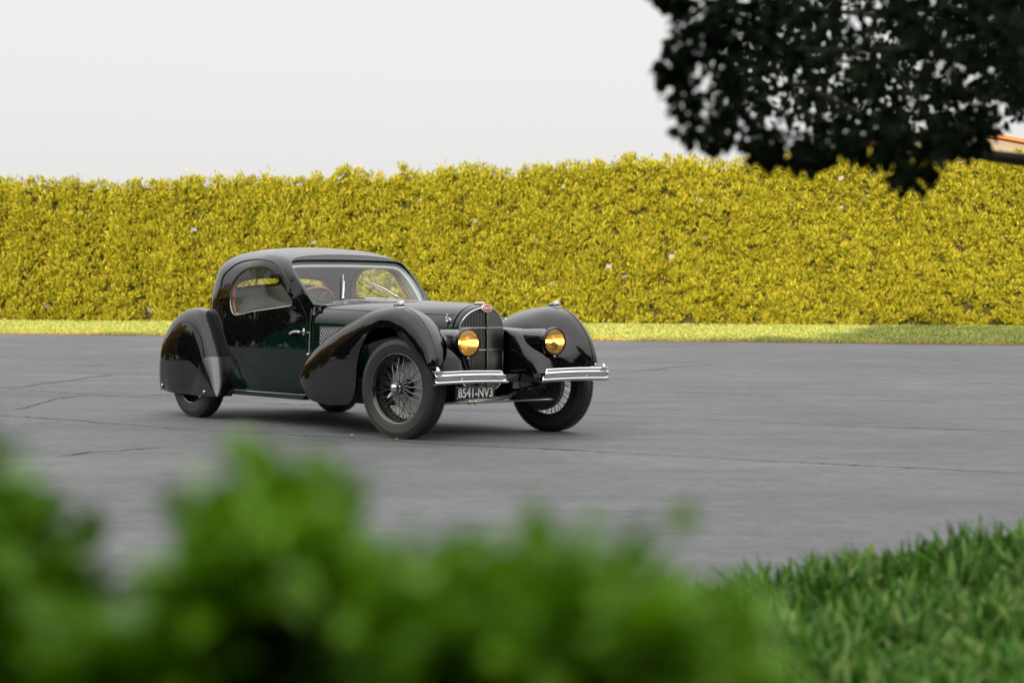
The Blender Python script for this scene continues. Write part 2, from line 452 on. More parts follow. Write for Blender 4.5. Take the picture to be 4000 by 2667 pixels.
def paint_mat(name, two_tone=False):
    m, N, L = node_mat(name)
    b = N['Principled BSDF']
    b.inputs['Base Color'].default_value = (.0035, .0036, .004, 1)
    b.inputs['Roughness'].default_value = .3
    b.inputs['Specular IOR Level'].default_value = .0
    b.inputs['Coat Weight'].default_value = 1.0
    b.inputs['Coat Roughness'].default_value = .012
    b.inputs['Coat IOR'].default_value = 1.53
    tc = N.new('ShaderNodeTexCoord')
    nz = N.new('ShaderNodeTexNoise'); nz.inputs['Scale'].default_value = 5.5; nz.inputs['Detail'].default_value = 2
    bp = N.new('ShaderNodeBump'); bp.inputs['Strength'].default_value = .018; bp.inputs['Distance'].default_value = .05
    L.new(tc.outputs['Object'], nz.inputs['Vector']); L.new(nz.outputs[0], bp.inputs['Height'])
    L.new(bp.outputs[0], b.inputs['Coat Normal'])
    if two_tone:   # green below the swept colour line, black above it
        sx = N.new('ShaderNodeSeparateXYZ'); L.new(tc.outputs['Object'], sx.inputs[0])
        mr = N.new('ShaderNodeMapRange'); mr.inputs[1].default_value = -2.7; mr.inputs[2].default_value = 0.0
        L.new(sx.outputs[0], mr.inputs[0])
        fc = N.new('ShaderNodeFloatCurve'); c = fc.mapping.curves[0]
        pts = [(-2.7, .0), (-2.66, .16), (-2.60, .246), (-2.438, .386), (-2.214, .55), (-1.954, .673), (-1.725, .748),
               (-1.45, .803), (-1.0, .822), (0, .80)]
        while len(c.points) < len(pts): c.points.new(.5, .5)
        for p, (x, z) in zip(c.points, pts): p.location = ((x + 2.7) / 2.7, z)
        fc.mapping.update()
        L.new(mr.outputs[0], fc.inputs['Value'])
        su = N.new('ShaderNodeMath'); su.operation = 'SUBTRACT'; L.new(fc.outputs[0], su.inputs[0]); L.new(sx.outputs[2], su.inputs[1])
        ss = N.new('ShaderNodeMapRange'); ss.inputs[1].default_value = -.002; ss.inputs[2].default_value = .002
        L.new(su.outputs[0], ss.inputs[0])
        mx = N.new('ShaderNodeMix'); mx.data_type = 'RGBA'
        mx.inputs[6].default_value = (.0035, .0036, .004, 1); mx.inputs[7].default_value = (.003, .0135, .0078, 1)
        L.new(ss.outputs[0], mx.inputs[0]); L.new(mx.outputs[2], b.inputs['Base Color'])
    return m

M_BLACK = paint_mat('black_paint')
M_BODY = paint_mat('two_tone_paint', True)
M_CHROME = mat('chrome', (.66, .66, .655), .06, 1.0, noise=.04, nscale=40)
M_STEEL = mat('polished_steel', (.42, .42, .40), .22, 1.0, noise=.06, nscale=60)
M_NICKEL = mat('warm_nickel', (.50, .46, .40), .18, 1.0, noise=.08, nscale=25)
M_RUBBER = mat('tyre_rubber', (.024, .024, .025), .52, noise=.12, nscale=45, bump=.10)
M_RIM = mat('black_rim', (.006, .006, .006), .16, coat=.6)
M_SPOKE = mat('dark_spoke', (.20, .20, .20), .30, .8)
M_DRUM = mat('brake_drum_grey', (.42, .43, .43), .55, .2, noise=.2, nscale=18, bump=.1)
M_DRUMIN = mat('backing_plate_green_grey', (.05, .062, .058), .5, noise=.2, nscale=14, bump=.1)
M_GUARD = mat('satin_metal_guard', (.12, .12, .125), .16, 1.0)
M_DARK = mat('chassis_black', (.008, .008, .008), .6, noise=.3, nscale=20)
M_GAP = mat('panel_gap', (.002, .002, .002), .8)
M_SEAT = mat('green_leather', (.012, .055, .035), .42, noise=.3, nscale=25)
M_LINER = mat('grey_cloth_lining', (.70, .73, .70), .9, noise=.12, nscale=90, bump=.4)
M_WOOD = mat('varnished_wood', (.30, .105, .03), .28, coat=.6, noise=.35, nscale=18)
M_RED = mat('badge_red', (.62, .012, .018), .25, coat=.8)
M_WHITE = mat('badge_white', (.80, .80, .78), .3, coat=.5)
M_PLATE = mat('plate_black', (.008, .008, .009), .3, coat=.3)
M_PLATEW = mat('plate_letter_white', (.86, .86, .84), .4)
M_REFL = mat('lamp_reflector', (.95, .95, .93), .14, .9)
M_BULB = mat('lit_bulb', (.9, .8, .5), .3, Emission_Color=(1.0, .80, .42, 1), Emission_Strength=6.0)

def glass_mat(name, tint=(.93, .96, .94), f0=.038, rough=.0):
    m, N, L = node_mat(name); N.clear()
    out = N.new('ShaderNodeOutputMaterial'); mx = N.new('ShaderNodeMixShader')
    tr = N.new('ShaderNodeBsdfTransparent'); gl = N.new('ShaderNodeBsdfGlossy'); lw = N.new('ShaderNodeLayerWeight')
    tr.inputs[0].default_value = (*tint, 1); gl.inputs['Roughness'].default_value = rough
    lw.inputs[0].default_value = .5
    pw = N.new('ShaderNodeMath'); pw.operation = 'POWER'; pw.inputs[1].default_value = 4.2
    mr = N.new('ShaderNodeMapRange'); mr.inputs[3].default_value = f0; mr.inputs[4].default_value = 1.0
    L.new(lw.outputs['Facing'], pw.inputs[0]); L.new(pw.outputs[0], mr.inputs[0]); L.new(mr.outputs[0], mx.inputs[0])
    L.new(tr.outputs[0], mx.inputs[1]); L.new(gl.outputs[0], mx.inputs[2]); L.new(mx.outputs[0], out.inputs[0])
    return m
M_GLASS = glass_mat('window_glass')

def amber_mat():
    m, N, L = node_mat('amber_lens'); N.clear()
    out = N.new('ShaderNodeOutputMaterial'); mx = N.new('ShaderNodeMixShader'); m2 = N.new('ShaderNodeMixShader')
    tr = N.new('ShaderNodeBsdfTransparent'); gl = N.new('ShaderNodeBsdfGlossy'); tl = N.new('ShaderNodeBsdfDiffuse')
    lw = N.new('ShaderNodeLayerWeight'); lw.inputs[0].default_value = .35
    tr.inputs[0].default_value = (1.0, .62, .18, 1); gl.inputs['Roughness'].default_value = .03
    tl.inputs[0].default_value = (1.0, .48, .03, 1)
    m2.inputs[0].default_value = .18
    L.new(tr.outputs[0], m2.inputs[1]); L.new(tl.outputs[0], m2.inputs[2])
    mr = N.new('ShaderNodeMapRange'); mr.inputs[3].default_value = .07; mr.inputs[4].default_value = .8
    L.new(lw.outputs['Fresnel'], mr.inputs[0]); L.new(mr.outputs[0], mx.inputs[0])
    L.new(m2.outputs[0], mx.inputs[1]); L.new(gl.outputs[0], mx.inputs[2]); L.new(mx.outputs[0], out.inputs[0])
    return m
M_AMBER = amber_mat()

def cpart(name, VF, m, parent=None, **k):
    return obj(name, VF, m, parent or CAR, **k)

# ------------------------------------------------------------------ cabin shell (doors, quarters, roof in one smooth skin)
PLAN = cr([(-1.38, .556), (-1.7, .598), (-2.05, .628), (-2.35, .632)], 60)                       # half width along the side
REAR = cr([(-2.35, .630), (-2.62, .627), (-2.84, .612), (-3.01, .552), (-3.14, .43), (-3.22, .24), (-3.245, 0.0)], 120)
PROF = cr([(.975, -1), (1.012, -.86), (1.038, -.62), (1.040, -.4), (1.025, -.2), (1.0, 0), (.988, .16), (.973, .32), (.955, .5),
           (.930, .67), (.895, .79), (.825, .88), (.68, .943), (.45, .979), (.21, .995), (0, 1)], 400)
PROF_R = cr([(.975, -1), (1.012, -.86), (1.038, -.62), (1.040, -.4), (1.025, -.2), (1.0, 0), (.986, .16), (.966, .32), (.935, .5),
           (.885, .67), (.80, .80), (.665, .895), (.45, .96), (.22, .99), (0, 1)], 400)                # rounder towards the back
SPINE = cr([(-1.70, 1.270), (-1.80, 1.309), (-1.87, 1.334), (-1.96, 1.360), (-2.10, 1.384), (-2.28, 1.397), (-2.45, 1.400)], 80)
X_AP, A1, ZB, ZS = -2.35, .52, .90, .235
def xw(z): return -1.385 - 1.17 * (z - .93)             # windscreen plane
def front_x(z): return -1.398 if z <= .89 else min(-1.398, xw(z))
def shellpt(a, b):
    kb = np.linspace(0, 1, len(PROF)); wr = np.clip((a - .30) / .38, 0, 1); wr = wr * wr * (3 - 2 * wr)
    r = np.interp(b, kb, PROF[:, 0]) * (1 - wr) + np.interp(b, kb, PROF_R[:, 0]) * wr
    ze = np.interp(b, kb, PROF[:, 1]) * (1 - wr) + np.interp(b, kb, PROF_R[:, 1]) * wr
    def zz(x):
        zr = np.interp(-x, -SPINE[:, 0], SPINE[:, 1])
        sq = 1 / (1 + .85 * np.clip((x + 2.2) / .4, 0, 1))           # squarer shoulders towards the screen
        return ZB + (ZB - ZS) * ze if ze < 0 else ZB + (zr - ZB) * (ze ** sq if ze > .5 else ze * (.5 ** sq / .5))
    if a <= A1:
        xf_ = -1.5
        for _ in range(6): xf_ = front_x(zz(xf_))
        x = xf_ + (X_AP - xf_) * a / A1
        return np.array([x, r * np.interp(-x, -PLAN[:, 0], PLAN[:, 1]), zz(x)])
    u = (a - A1) / (1 - A1)
    ox = np.interp(u, np.linspace(0, 1, len(REAR)), REAR[:, 0]); oy = np.interp(u, np.linspace(0, 1, len(REAR)), REAR[:, 1])
    return np.array([X_AP + (ox - X_AP) * r, oy * r, zz(X_AP)])

NA, NB = 120, 100
SH = np.array([[shellpt(a, b) for b in np.linspace(0, 1, NB)] for a in np.linspace(0, 1, NA)])
def inv_xz(x, z):
    d = (SH[:, :, 0] - x) ** 2 + (SH[:, :, 2] - z) ** 2
    d[int(.85 * NA):] = 9
    i, j = np.unravel_index(np.argmin(d), d.shape); p = np.array([i / (NA - 1), j / (NB - 1)])
    for _ in range(12):
        q = shellpt(*p); h = 1e-4
        ja = (shellpt(min(1, p[0] + h), p[1]) - q) / h; jb = (shellpt(p[0], min(1, p[1] + h)) - q) / h
        J = np.array([[ja[0], jb[0]], [ja[2], jb[2]]]); e = np.array([x - q[0], z - q[2]])
        try: p = np.clip(p + np.linalg.solve(J, e) * .8, 0, 1)
        except np.linalg.LinAlgError: break
    return p
SWIN = [(-2.570, .996), (-2.566, 1.087), (-2.473, 1.178), (-2.332, 1.228), (-2.141, 1.243), (-1.983, 1.219), (-1.884, 1.164), (-1.770, 1.065), (-1.659, .970),
        (-1.650, .942), (-1.682, .924), (-1.931, .899), (-2.188, .875), (-2.338, .855), (-2.452, .846), (-2.517, .872), (-2.559, .936)]
SWIN = cr(SWIN, 90, closed=True)
hole_ab = [tuple(inv_xz(x, z)) for x, z in SWIN]
# rear light opening in the shell, a wide slot across the back
def rear_ab(y, z):
    i0 = int((A1 + .1) * NA)
    d = (SH[i0:, :, 1] - y) ** 2 + (SH[i0:, :, 2] - z) ** 2
    i, j = np.unravel_index(np.argmin(d), d.shape); return ((i + i0) / (NA - 1), j / (NB - 1))
bl, bh = rear_ab(.1, 1.035)[1], rear_ab(.1, 1.185)[1]
aS = rear_ab(.535, 1.10)[0]
rear_hole = [(aS + .03, bl), (.998, bl), (.998, bh), (aS + .03, bh), (aS, bh - .015), (aS - .008, (bl + bh) / 2), (aS, bl + .015)]
ga, gb = np.linspace(0, 1, 86), np.linspace(0, 1, 76)
outer = [(a, 0) for a in ga] + [(1, b) for b in gb[1:]] + [(a, 1) for a in ga[::-1][1:]] + [(0, b) for b in gb[::-1][1:-1]]
P2, T2 = cdt(outer, [hole_ab, rear_hole], [(a, b) for a in ga[1:-1] for b in gb[1:-1]], mind=.006)
shell_half = ([tuple(shellpt(min(1, max(0, a)), min(1, max(0, b)))) for a, b in P2], T2)
bm = bmesh.new()
for VF in (shell_half, mir(shell_half)):
    vs = [bm.verts.new(v) for v in VF[0]]
    for f in VF[1]:
        try: bm.faces.new([vs[i] for i in f])
        except ValueError: pass
bmesh.ops.remove_doubles(bm, verts=bm.verts, dist=.0012)
bmesh.ops.recalc_face_normals(bm, faces=bm.faces)
shell_vf = bmout(bm)
shell = cpart('cabin_body', shell_vf, M_BODY, label='dark green and black cabin with rounded roof', angle=70)
bm = bmesh.new()
vs = [bm.verts.new(v) for v in shell_vf[0]]
for f in shell_vf[1]: bm.faces.new([vs[i] for i in f])
bm.normal_update()
for v, n_ in [(v, v.normal.copy()) for v in bm.verts]: v.co -= n_ * .02
cpart('cabin_lining', bmout(bm), M_LINER, angle=70)
SHELL_BVH = BVHTree.FromPolygons([Vector(v) for v in shell_vf[0]], shell_vf[1])

def lift(bvh, pts, s, off=0.0):
    """drop (x, z) points on a skin from the side s"""
    out = []
    for x, z in pts:
        h = bvh.ray_cast(Vector((x, 3 * s, z)), Vector((0, -s, 0)))
        p = h[0] if h[0] is not None else (Vector(out[-1]) if out else Vector((x, .6 * s, z)))
        nn = h[1] if h[0] is not None else Vector((0, s, 0))
        if nn.y * s < 0: nn = -nn
        out.append(tuple(p + nn * off))
    return out

for s in (-1, 1):
    # side glass, rim and wooden inner frame
    rim = [(p[0], s * p[1], p[2]) for p in [tuple(shellpt(*ab)) for ab in hole_ab]]
    c = np.mean(rim, 0)
    win = cpart('side_window', (rim + [tuple(c + np.array([0, .004 * s, 0]))], [(i, (i + 1) % len(rim), len(rim)) for i in range(len(rim))]), M_GLASS)
    win.location = (0, -.012 * s, 0)
    cpart('window_rim', tube([(p[0], p[1] + .001 * s, p[2]) for p in rim], .0040, 8, closed=True), M_STEEL, win)
    ri = [(c[0] + (p[0] - c[0]) * 1.0, p[1] - .032 * s, c[2] + (p[2] - c[2]) * 1.0) for p in rim]
    cpart('wood_frame', tube(ri, .016, 8, closed=True), M_WOOD, win)
    # rain gutter, door seams, sill moulding
    drip = cr([(-2.745, 1.09), (-2.735, 1.155), (-2.685, 1.202), (-2.516, 1.275), (-2.187, 1.294), (-1.91, 1.258), (-1.770, 1.163), (-1.589, .989), (-1.488, .881), (-1.451, .796),
               (-1.437, .60), (-1.432, .40), (-1.432, .25)], 90)
    dl = lift(SHELL_BVH, drip[:52], s, .001)
    cpart('rain_gutter', tube(dl, [.0075] * 44 + list(np.linspace(.0075, .003, 8)), 8), M_BLACK)
    dl = lift(SHELL_BVH, drip[50:], s, .0)
    cpart('door_seam', tube(dl, .0032, 6), M_GAP)
    dl = lift(SHELL_BVH, cr([(-2.725, 1.10), (-2.70, .97), (-2.655, .85), (-2.60, .62), (-2.60, .40), (-2.60, .262)], 40), s, .0)
    cpart('door_seam', tube(dl, .0032, 6), M_GAP)
    sl_ = cr([(-2.56, .30), (-2.545, .262), (-2.50, .246), (-2.2, .243), (-1.8, .242), (-1.3, .240)], 40)
    cpart('sill_moulding', tube(lift(SHELL_BVH, sl_, s, .001), .0042, 6), M_CHROME)
    for (x, z) in ((-2.705, .94), (-2.645, .44)):
        p = Vector(lift(SHELL_BVH, [(x, z)], s)[0])
        h = cpart('door_hinge', join(tube([p + Vector((0, 0, -.035)), p + Vector((0, 0, .035))], .0125, 10),
                                     sphere(p + Vector((0, 0, .04)), .0085, n=8), sphere(p + Vector((0, 0, -.04)), .0085, n=8)), M_BLACK)
    # door handle: a tapering lever on an oval rosette
    p = Vector(lift(SHELL_BVH, [(-1.482, .726)], s, .0)[0])
    ros = sphere((0, 0, 0), 1, (.017, .006, .030), 16)
    ros = xf(ros, Matrix.Translation(p))
    stem = tube([p, p + Vector((0, .034 * s, 0))], .0085, 10)
    lev = cr([(p.x + .012, p.y + .036 * s, p.z), (p.x - .03, p.y + .036 * s, p.z + .002), (p.x - .09, p.y + .034 * s, p.z + .0), (p.x - .15, p.y + .026 * s, p.z - .014)], 16)
    hd = cpart('door_handle', join(ros, stem, tube(lev, np.linspace(.010, .0125, 16), 10)), M_CHROME)
    cpart('lock_barrel', sphere((p.x - .035, p.y + .047 * s, p.z + .002), .007, n=10), M_STEEL, hd)
    cpart('door_striker', tube([p + Vector((.075, .0, -.002)), p + Vector((.075, .012 * s, -.002))], .007, 8), M_CHROME)

# lower closing sill and floor
cpart('chassis', join(box((-1.85, 0, .30), (2.9, 1.05, .16)), box((-1.9, 0, .23), (2.7, .9, .06)), box((-.60, 0, .50), (.95, .34, .42)),
                      box((-2.05, .60, .225), (1.25, .05, .035)), box((-2.05, -.60, .225), (1.25, .05, .035))), M_DARK, smooth=False)
cpart('floor_mat', box((-2.0, 0, .45), (1.2, 1.14, .04)), M_DARK)

# ------------------------------------------------------------------ windscreen
edge = [shellpt(0, b) for b in np.linspace(0, 1, 140)]
edge = [p for p in edge if p[2] > .925]
frame_outer = [(p[1], p[2]) for p in edge]                                # from the pillar foot up to the crown, y > 0
fo = [(y, z) for y, z in frame_outer] + [(-y, z) for y, z in frame_outer[::-1][1:]]
fo += [(y, .925) for y in np.linspace(-frame_outer[0][0], frame_outer[0][0], 20)[1:-1]]
_g = [(.25, 1.288), (.42, 1.284), (.505, 1.274), (.535, 1.250), (.548, 1.20), (.549, 1.12), (.541, 1.04), (.520, .980), (.470, .955), (.25, .95)]
gl = cr([(0, 1.290)] + _g + [(0, .95)] + [(-y, z) for y, z in _g[::-1]], 120, closed=True)
gl = [tuple(p) for p in gl]
P2, T2 = cdt(fo, [gl], [])
WN = Vector((1, 0, 1.17)).normalized()
def onw(y, z, off=0.0): return (xw(z) + WN.x * off, y, z + WN.z * off)
fr = ([onw(y, z, -.0005) for y, z in P2], T2)
wf = cpart('windscreen_frame', fr, M_BLACK, smooth=False)
m_ = wf.modifiers.new('thickness', 'SOLIDIFY'); m_.thickness = .014; m_.offset = 0
ws = cpart('windscreen', ([onw(y, z, -.006) for y, z in gl], [tuple(range(len(gl)))]), M_GLASS, smooth=False)
cpart('windscreen_rim', tube([onw(y, z, .006) for y, z in gl], .0045, 8, closed=True), M_GUARD, ws)
cpart('roof_edge_bead', tube([onw(y, z, .004) for y, z in fo[:len(frame_outer) * 2 - 1]], .004, 6), M_BLACK)
cpart('inner_screen_trim', tube([onw(y * .985, z + (-.012 if z > 1.2 else 0), -.05) for y, z in gl], .013, 8, closed=True), M_LINER, ws)

def wiper(base, tip, b0, b1):
    q = lambda y, z, o: np.array(onw(y, z, o))
    B, T = q(*base, .02), q(*tip, .03)
    w = cpart('windscreen_wiper', join(tube([B, (B + T) / 2 + np.array(WN) * .008, T], [.006, .0045, .0035], 8), sphere(B, .013, (1, 1, .9), 10),
                                       sphere(T, .008, n=8)), M_CHROME)
    cpart('wiper_blade', join(tube([q(*b0, .022), q(*b1, .022)], .0035, 6), tube([q(*b0, .012), q(*b1, .012)], .003, 6)), M_STEEL, w)
wiper((-.268, .972), (-.172, 1.09), (-.127, 1.155), (-.245, 1.005))
wiper((.247, .985), (.088, 1.082), (.022, 1.137), (.147, 1.02))

# ------------------------------------------------------------------ bonnet and scuttle
HX = [.0, -.25, -.6, -1.0, -1.40, -1.52]
HW = [.226, .288, .378, .474, .562, .566]
HT = [.947, .957, .966, .973, .980, .995]
HB = [.745, .745, .75, .755, .76, .77]
HN = [2.0, 2.15, 2.4, 2.7, 2.9, 2.9]
def hoodsec(x, lo=.44):
    f = lambda a: float(np.interp(-x, -np.array(HX), a))
    w, t, b, n = f(HW), f(HT), f(HB), f(HN)
    ph = np.linspace(0, np.pi / 2, 26)
    top = [(w * math.sin(p) ** (2 / n), b + (t - b) * max(0, math.cos(p)) ** (2 / n)) for p in ph]
    low = [(w + .012 * math.sin(k * 1.5), b + (lo - b) * k) for k in (.2, .4, .6, .8, 1.0)]
    return top + low
def hood_half(x0, x1, n=40, grow=0.0):
    xs = np.linspace(x0, x1, n)
    return np.array([[(x, y + grow * (y > 0), z + grow) for y, z in hoodsec(x)] for x in xs])
def both(P):
    full = np.concatenate([P[:, ::-1] * np.array([1, -1, 1]), P[:, 1:]], 1)
    return grid(full)
hood = cpart('bonnet', both(hood_half(-.035, -1.396)), M_BODY, angle=60, label='long black bonnet with dark green sides')
cpart('scuttle', both(hood_half(-1.40, -1.515, 12)), M_BLACK, angle=60)
HOOD_BVH = BVHTree.FromPolygons([Vector(v) for v in both(hood_half(.0, -1.40))[0]], both(hood_half(.0, -1.40))[1])
cpart('bonnet_hinge', tube([(x, 0, np.interp(-x, -np.array(HX), HT) + .001) for x in np.linspace(-.03, -1.225, 24)], .0035, 6), M_STEEL, hood)
for s in (-1, 1):
    cpart('bonnet_side_seam', tube(lift(HOOD_BVH, [(x, np.interp(-x, [0, 1.40], [.868, .908])) for x in np.linspace(-.06, -1.39, 30)], s, .0), .003, 6), M_GAP, hood)
    st = [(-1.400, s * (.570 + .016 * min(1, (.905 - z) / .2)), z) for z in np.linspace(.905, .56, 12)]
    cpart('scuttle_strip', join(tube(st, .0065, 8), sphere((-1.400, s * .600, .556), .011, n=10)), M_CHROME)
    # rear edge moulding of the bonnet, curving forward towards the middle
    mo = []
    for k in np.linspace(0, 1, 24):
        x = -1.396 + .17 * k ** 1.5; sec = hoodsec(x); q = sec[int((1 - k) * 16)]
        mo.append((x, s * q[0], q[1] + .002))
    cpart('bonnet_edge_moulding', tube(mo, .003, 6), M_STEEL, hood)
    # diagonal wire-mesh vent in the bonnet side
    xa, xb, za, zb = -1.315, -.95, .60, .770
    frame = lift(HOOD_BVH, [(xa, zb), (xb, zb), (xb, za), (xa, za)], s, .003)
    back = lift(HOOD_BVH, [(x, z) for z in np.linspace(za, zb, 6) for x in np.linspace(xa, xb, 6)], s, .002)
    vent = cpart('side_vent', (back, [(i * 6 + j, i * 6 + j + 1, (i + 1) * 6 + j + 1, (i + 1) * 6 + j) for i in range(5) for j in range(5)]), M_GAP)
    cpart('vent_frame', tube(frame, .004, 6, closed=True), M_BODY, vent)
    wires = []
    w, h, st_ = xb - xa, zb - za, .030
    for d in (1, -1):
        k = -h if d > 0 else 0
        while k < (w if d > 0 else w + h):
            if d > 0: p0, p1 = (max(k, 0), max(-k, 0)), (min(w, k + h), min(h, w - k))
            else: p0, p1 = (min(k, w), max(0, k - w)), (max(0, k - h), min(k, h))
            if abs(p1[0] - p0[0]) > .003:
                L_ = lift(HOOD_BVH, [(xa + p0[0] + (p1[0] - p0[0]) * t, za + p0[1] + (p1[1] - p0[1]) * t) for t in np.linspace(0, 1, 5)], s, .005 + .002 * d)
                wires.append(tube(L_, .0021, 4))
            k += st_
    cpart('vent_mesh', join(*wires), M_CHROME, vent, kind='stuff')
    # bonnet catch near the radiator
    p = Vector(lift(HOOD_BVH, [(-.085, .82)], s, .012)[0])
    arm = cr([(p.x - .008, p.y, p.z - .05), (p.x, p.y + .006 * s, p.z - .02), (p.x - .002, p.y + .004 * s, p.z + .02), (p.x - .006, p.y + .002 * s, p.z + .045), (p.x + .01, p.y + .004 * s, p.z + .05)], 14)
    hook = cr([(p.x, p.y, p.z + .01), (p.x + .02, p.y + .012 * s, p.z + .018), (p.x + .045, p.y + .012 * s, p.z + .022), (p.x + .062, p.y + .008 * s, p.z + .008)], 10)
    cpart('bonnet_catch', join(tube(arm, .0052, 8), tube(hook, .0045, 8), sphere(p, .012, n=10)), M_CHROME)

# ------------------------------------------------------------------ radiator shell and grille
def xg(y): return .078 - .36 * abs(y)
def horseshoe(w, top, zc, n=26, zs=.455, zbot=.30):
    pts = [(w * math.sin(p), zc + (top - zc) * math.cos(p)) for p in np.linspace(0, math.pi / 2, n)]
    pts += [(w, zc + (zs - zc) * k) for k in np.linspace(.1, 1, 10)]
    pts += [(w * math.cos(k * math.pi / 2) ** .8, zs + (zbot - zs) * math.sin(k * math.pi / 2)) for k in np.linspace(.1, 1, 10)]
    return pts
outer_h = horseshoe(.226, .947, .745)
inner_h = horseshoe(.200, .927, .745, zbot=.315)
rows = []
for k in np.linspace(0, 1, 9):
    row = []
    for (yo, zo), (yi, zi) in zip(outer_h, inner_h):
        e = math.sin(k * math.pi / 2); f = 1 - math.cos(k * math.pi / 2)
        y = yo + (yi - yo) * f; z = zo + (zi - zo) * f
        x0 = -.045; x1 = xg(yi) - .004
        row.append((x0 + (x1 - x0) * e, y, z))
    rows.append(row)
rows.append([(xg(y) - .03, y, z) for y, z in inner_h])
rs = cpart('radiator_shell', both(np.array(rows)), M_BODY, angle=45)
rim_in = [(xg(y) + .001, y, z) for y, z in inner_h]
loop = [(x, -y, z) for x, y, z in rim_in[::-1]] + rim_in[1:]
cpart('shell_rim', tube(loop, .0045, 8), M_CHROME, rs)
bk = [(xg(0) - .045, 0, .62)] + [(xg(y) - .03, y, z) for _, y, z in loop]
gr = cpart('radiator_grille', (bk, [(0, i, i + 1) for i in range(1, len(bk) - 1)]), M_GAP, smooth=False, label='vertical bar radiator grille with centre rib')
zt = lambda y: .745 + .182 * math.sqrt(max(0, 1 - (y / .200) ** 2))
zb_ = lambda y: .455 - (.140 * math.sqrt(max(0, 1 - (abs(y) / .2) ** 2)))
slat_m = None
for s in (-1, 1):
    for i in range(17):
        y = s * (.017 + i * .0108); a, b = zb_(y) + .004, zt(y) - .004
        o = cpart('slat', box((xg(y) - .010, y, (a + b) / 2), (.018, .0034, b - a)), M_STEEL, gr, smooth=False)
for z in (.462, .620, .780):
    ww = .196
    for s in (-1, 1):
        cpart('grille_bar', tube([(xg(0) + .002, 0, z), (xg(ww) + .002, s * ww, z)], .0028, 6), M_STEEL, gr)
cpart('centre_rib', tube([(xg(0) + .003, 0, z) for z in np.linspace(.318, .925, 8)], .0075, 10), M_NICKEL, gr)
# oval enamel badge
BADGE = Matrix.Translation((.083, -.004, .922)) @ Matrix.Rotation(R(-7), 4, 'Y')
def disc(a, b, h, n=40):
    V = [(h, a * math.cos(t), b * math.sin(t)) for t in np.linspace(0, 2 * math.pi, n, endpoint=False)]
    V2 = [(0, a * 1.04 * math.cos(t), b * 1.04 * math.sin(t)) for t in np.linspace(0, 2 * math.pi, n, endpoint=False)]
    V3 = [(-.012, y, z) for _, y, z in V2]
    return V + V2 + V3, [tuple(range(n))] + [(i, n + i, n + (i + 1) % n, (i + 1) % n) for i in range(n)] + \
        [(n + i, 2 * n + i, 2 * n + (i + 1) % n, n + (i + 1) % n) for i in range(n)]
bd = cpart('oval_badge', xf(disc(.0455, .0285, .004), BADGE), M_WHITE, rs, label='red oval enamel badge with white rim')
cpart('badge_enamel', xf(disc(.0395, .0235, .006), BADGE), M_RED, rs)
tv, tf = text_mesh('BUGATTI', .019, .0012, .0005)
tv = [(.0072 + z, x * .90, y * 1.5) for x, y, z in tv]
cpart('badge_lettering', xf((tv, tf), BADGE), M_WHITE, rs, smooth=False)
# filler cap with its lever
cp = join(tube([(-.015, 0, .940), (-.015, 0, .955)], .022, 14), tube([(-.070, 0, .956), (-.03, 0, .960), (.03, 0, .959), (.050, 0, .954)], [.004, .007, .007, .005], 8),
          tube([(-.03, -.026, .955), (-.03, .026, .955)], .0045, 8), sphere((-.068, 0, .957), .007, n=8), sphere((.048, 0, .955), .007, n=8))
cpart('filler_cap', cp, M_CHROME)

# ------------------------------------------------------------------ wings
def wing_surface(P, Q, yc, yo, Rr, yi, N=84, K=16, KI=14, no=2.4, ni=2.0, y_lip=-.02, bulge=0.0):
    P, Q, Rr = (cr(a, N) for a in (P, Q, Rr)); yc, yo, yi = (cr(np.array(a)[:, None], N)[:, 0] for a in (yc, yo, yi))
    rows = []
    for i in range(N):
        row = []
        for k in np.linspace(1, 0, KI, endpoint=False):
            ph = k * math.pi / 2; g = 1 - math.cos(ph) ** (2 / ni); t = math.sin(ph) ** (2 / ni)
            q = P[i] + (Rr[i] - P[i]) * g
            row.append((q[0], yc[i] + (yi[i] - yc[i]) * t, q[1]))
        for k in np.linspace(0, 1, K):
            ph = k * math.pi / 2; g = 1 - math.cos(ph) ** (2 / no); t = math.sin(ph) ** (2 / no)
            q = P[i] + (Q[i] - P[i]) * g
            row.append((q[0], yc[i] + (yo[i] - yc[i]) * t - bulge * g ** 3, q[1]))
        l = row[-1]; row.append((l[0], l[1] + y_lip, l[2]))
        rows.append(row)
    return np.array(rows), P, yc

FP = [(-1.00, .198), (-1.20, .228), (-1.31, .30), (-1.352, .39), (-1.29, .495), (-1.165, .583), (-.985, .674), (-.76, .767), (-.57, .831), (-.35, .897), (-.16, .927),
      (.02, .932), (.18, .884), (.305, .796), (.390, .695), (.432, .595), (.442, .535), (.438, .503)]
FQ = [(-.97, .203), (-.85, .205), (-.70, .208), (-.56, .222), (-.475, .285), (-.44, .37), (-.425, .46), (-.405, .555), (-.36, .645), (-.275, .73), (-.15, .79), (-.005, .778),
      (.115, .722), (.21, .660), (.287, .598), (.352, .550), (.395, .525), (.405, .508)]
fyc = [.69, .69, .69, .69, .69, .695, .70, .70, .70, .70, .70, .70, .70, .70, .70, .70, .70, .70]
fyo = [.72, .755, .775, .785, .79, .795, .80, .80, .80, .80, .797, .792, .786, .780, .775, .77, .765, .76]
FR = [(-.99, .21), (-1.10, .26), (-1.20, .31), (-1.25, .36), (-1.22, .44), (-1.10, .50), (-.93, .58), (-.72, .64), (-.54, .69), (-.33, .72), (-.15, .73),
      (.01, .72), (.12, .70), (.21, .66), (.29, .60), (.35, .54), (.39, .51), (.40, .50)]
fyi = [.66, .64, .63, .62, .61, .60, .57, .53, .49, .46, .44, .45, .47, .50, .54, .59, .63, .645]
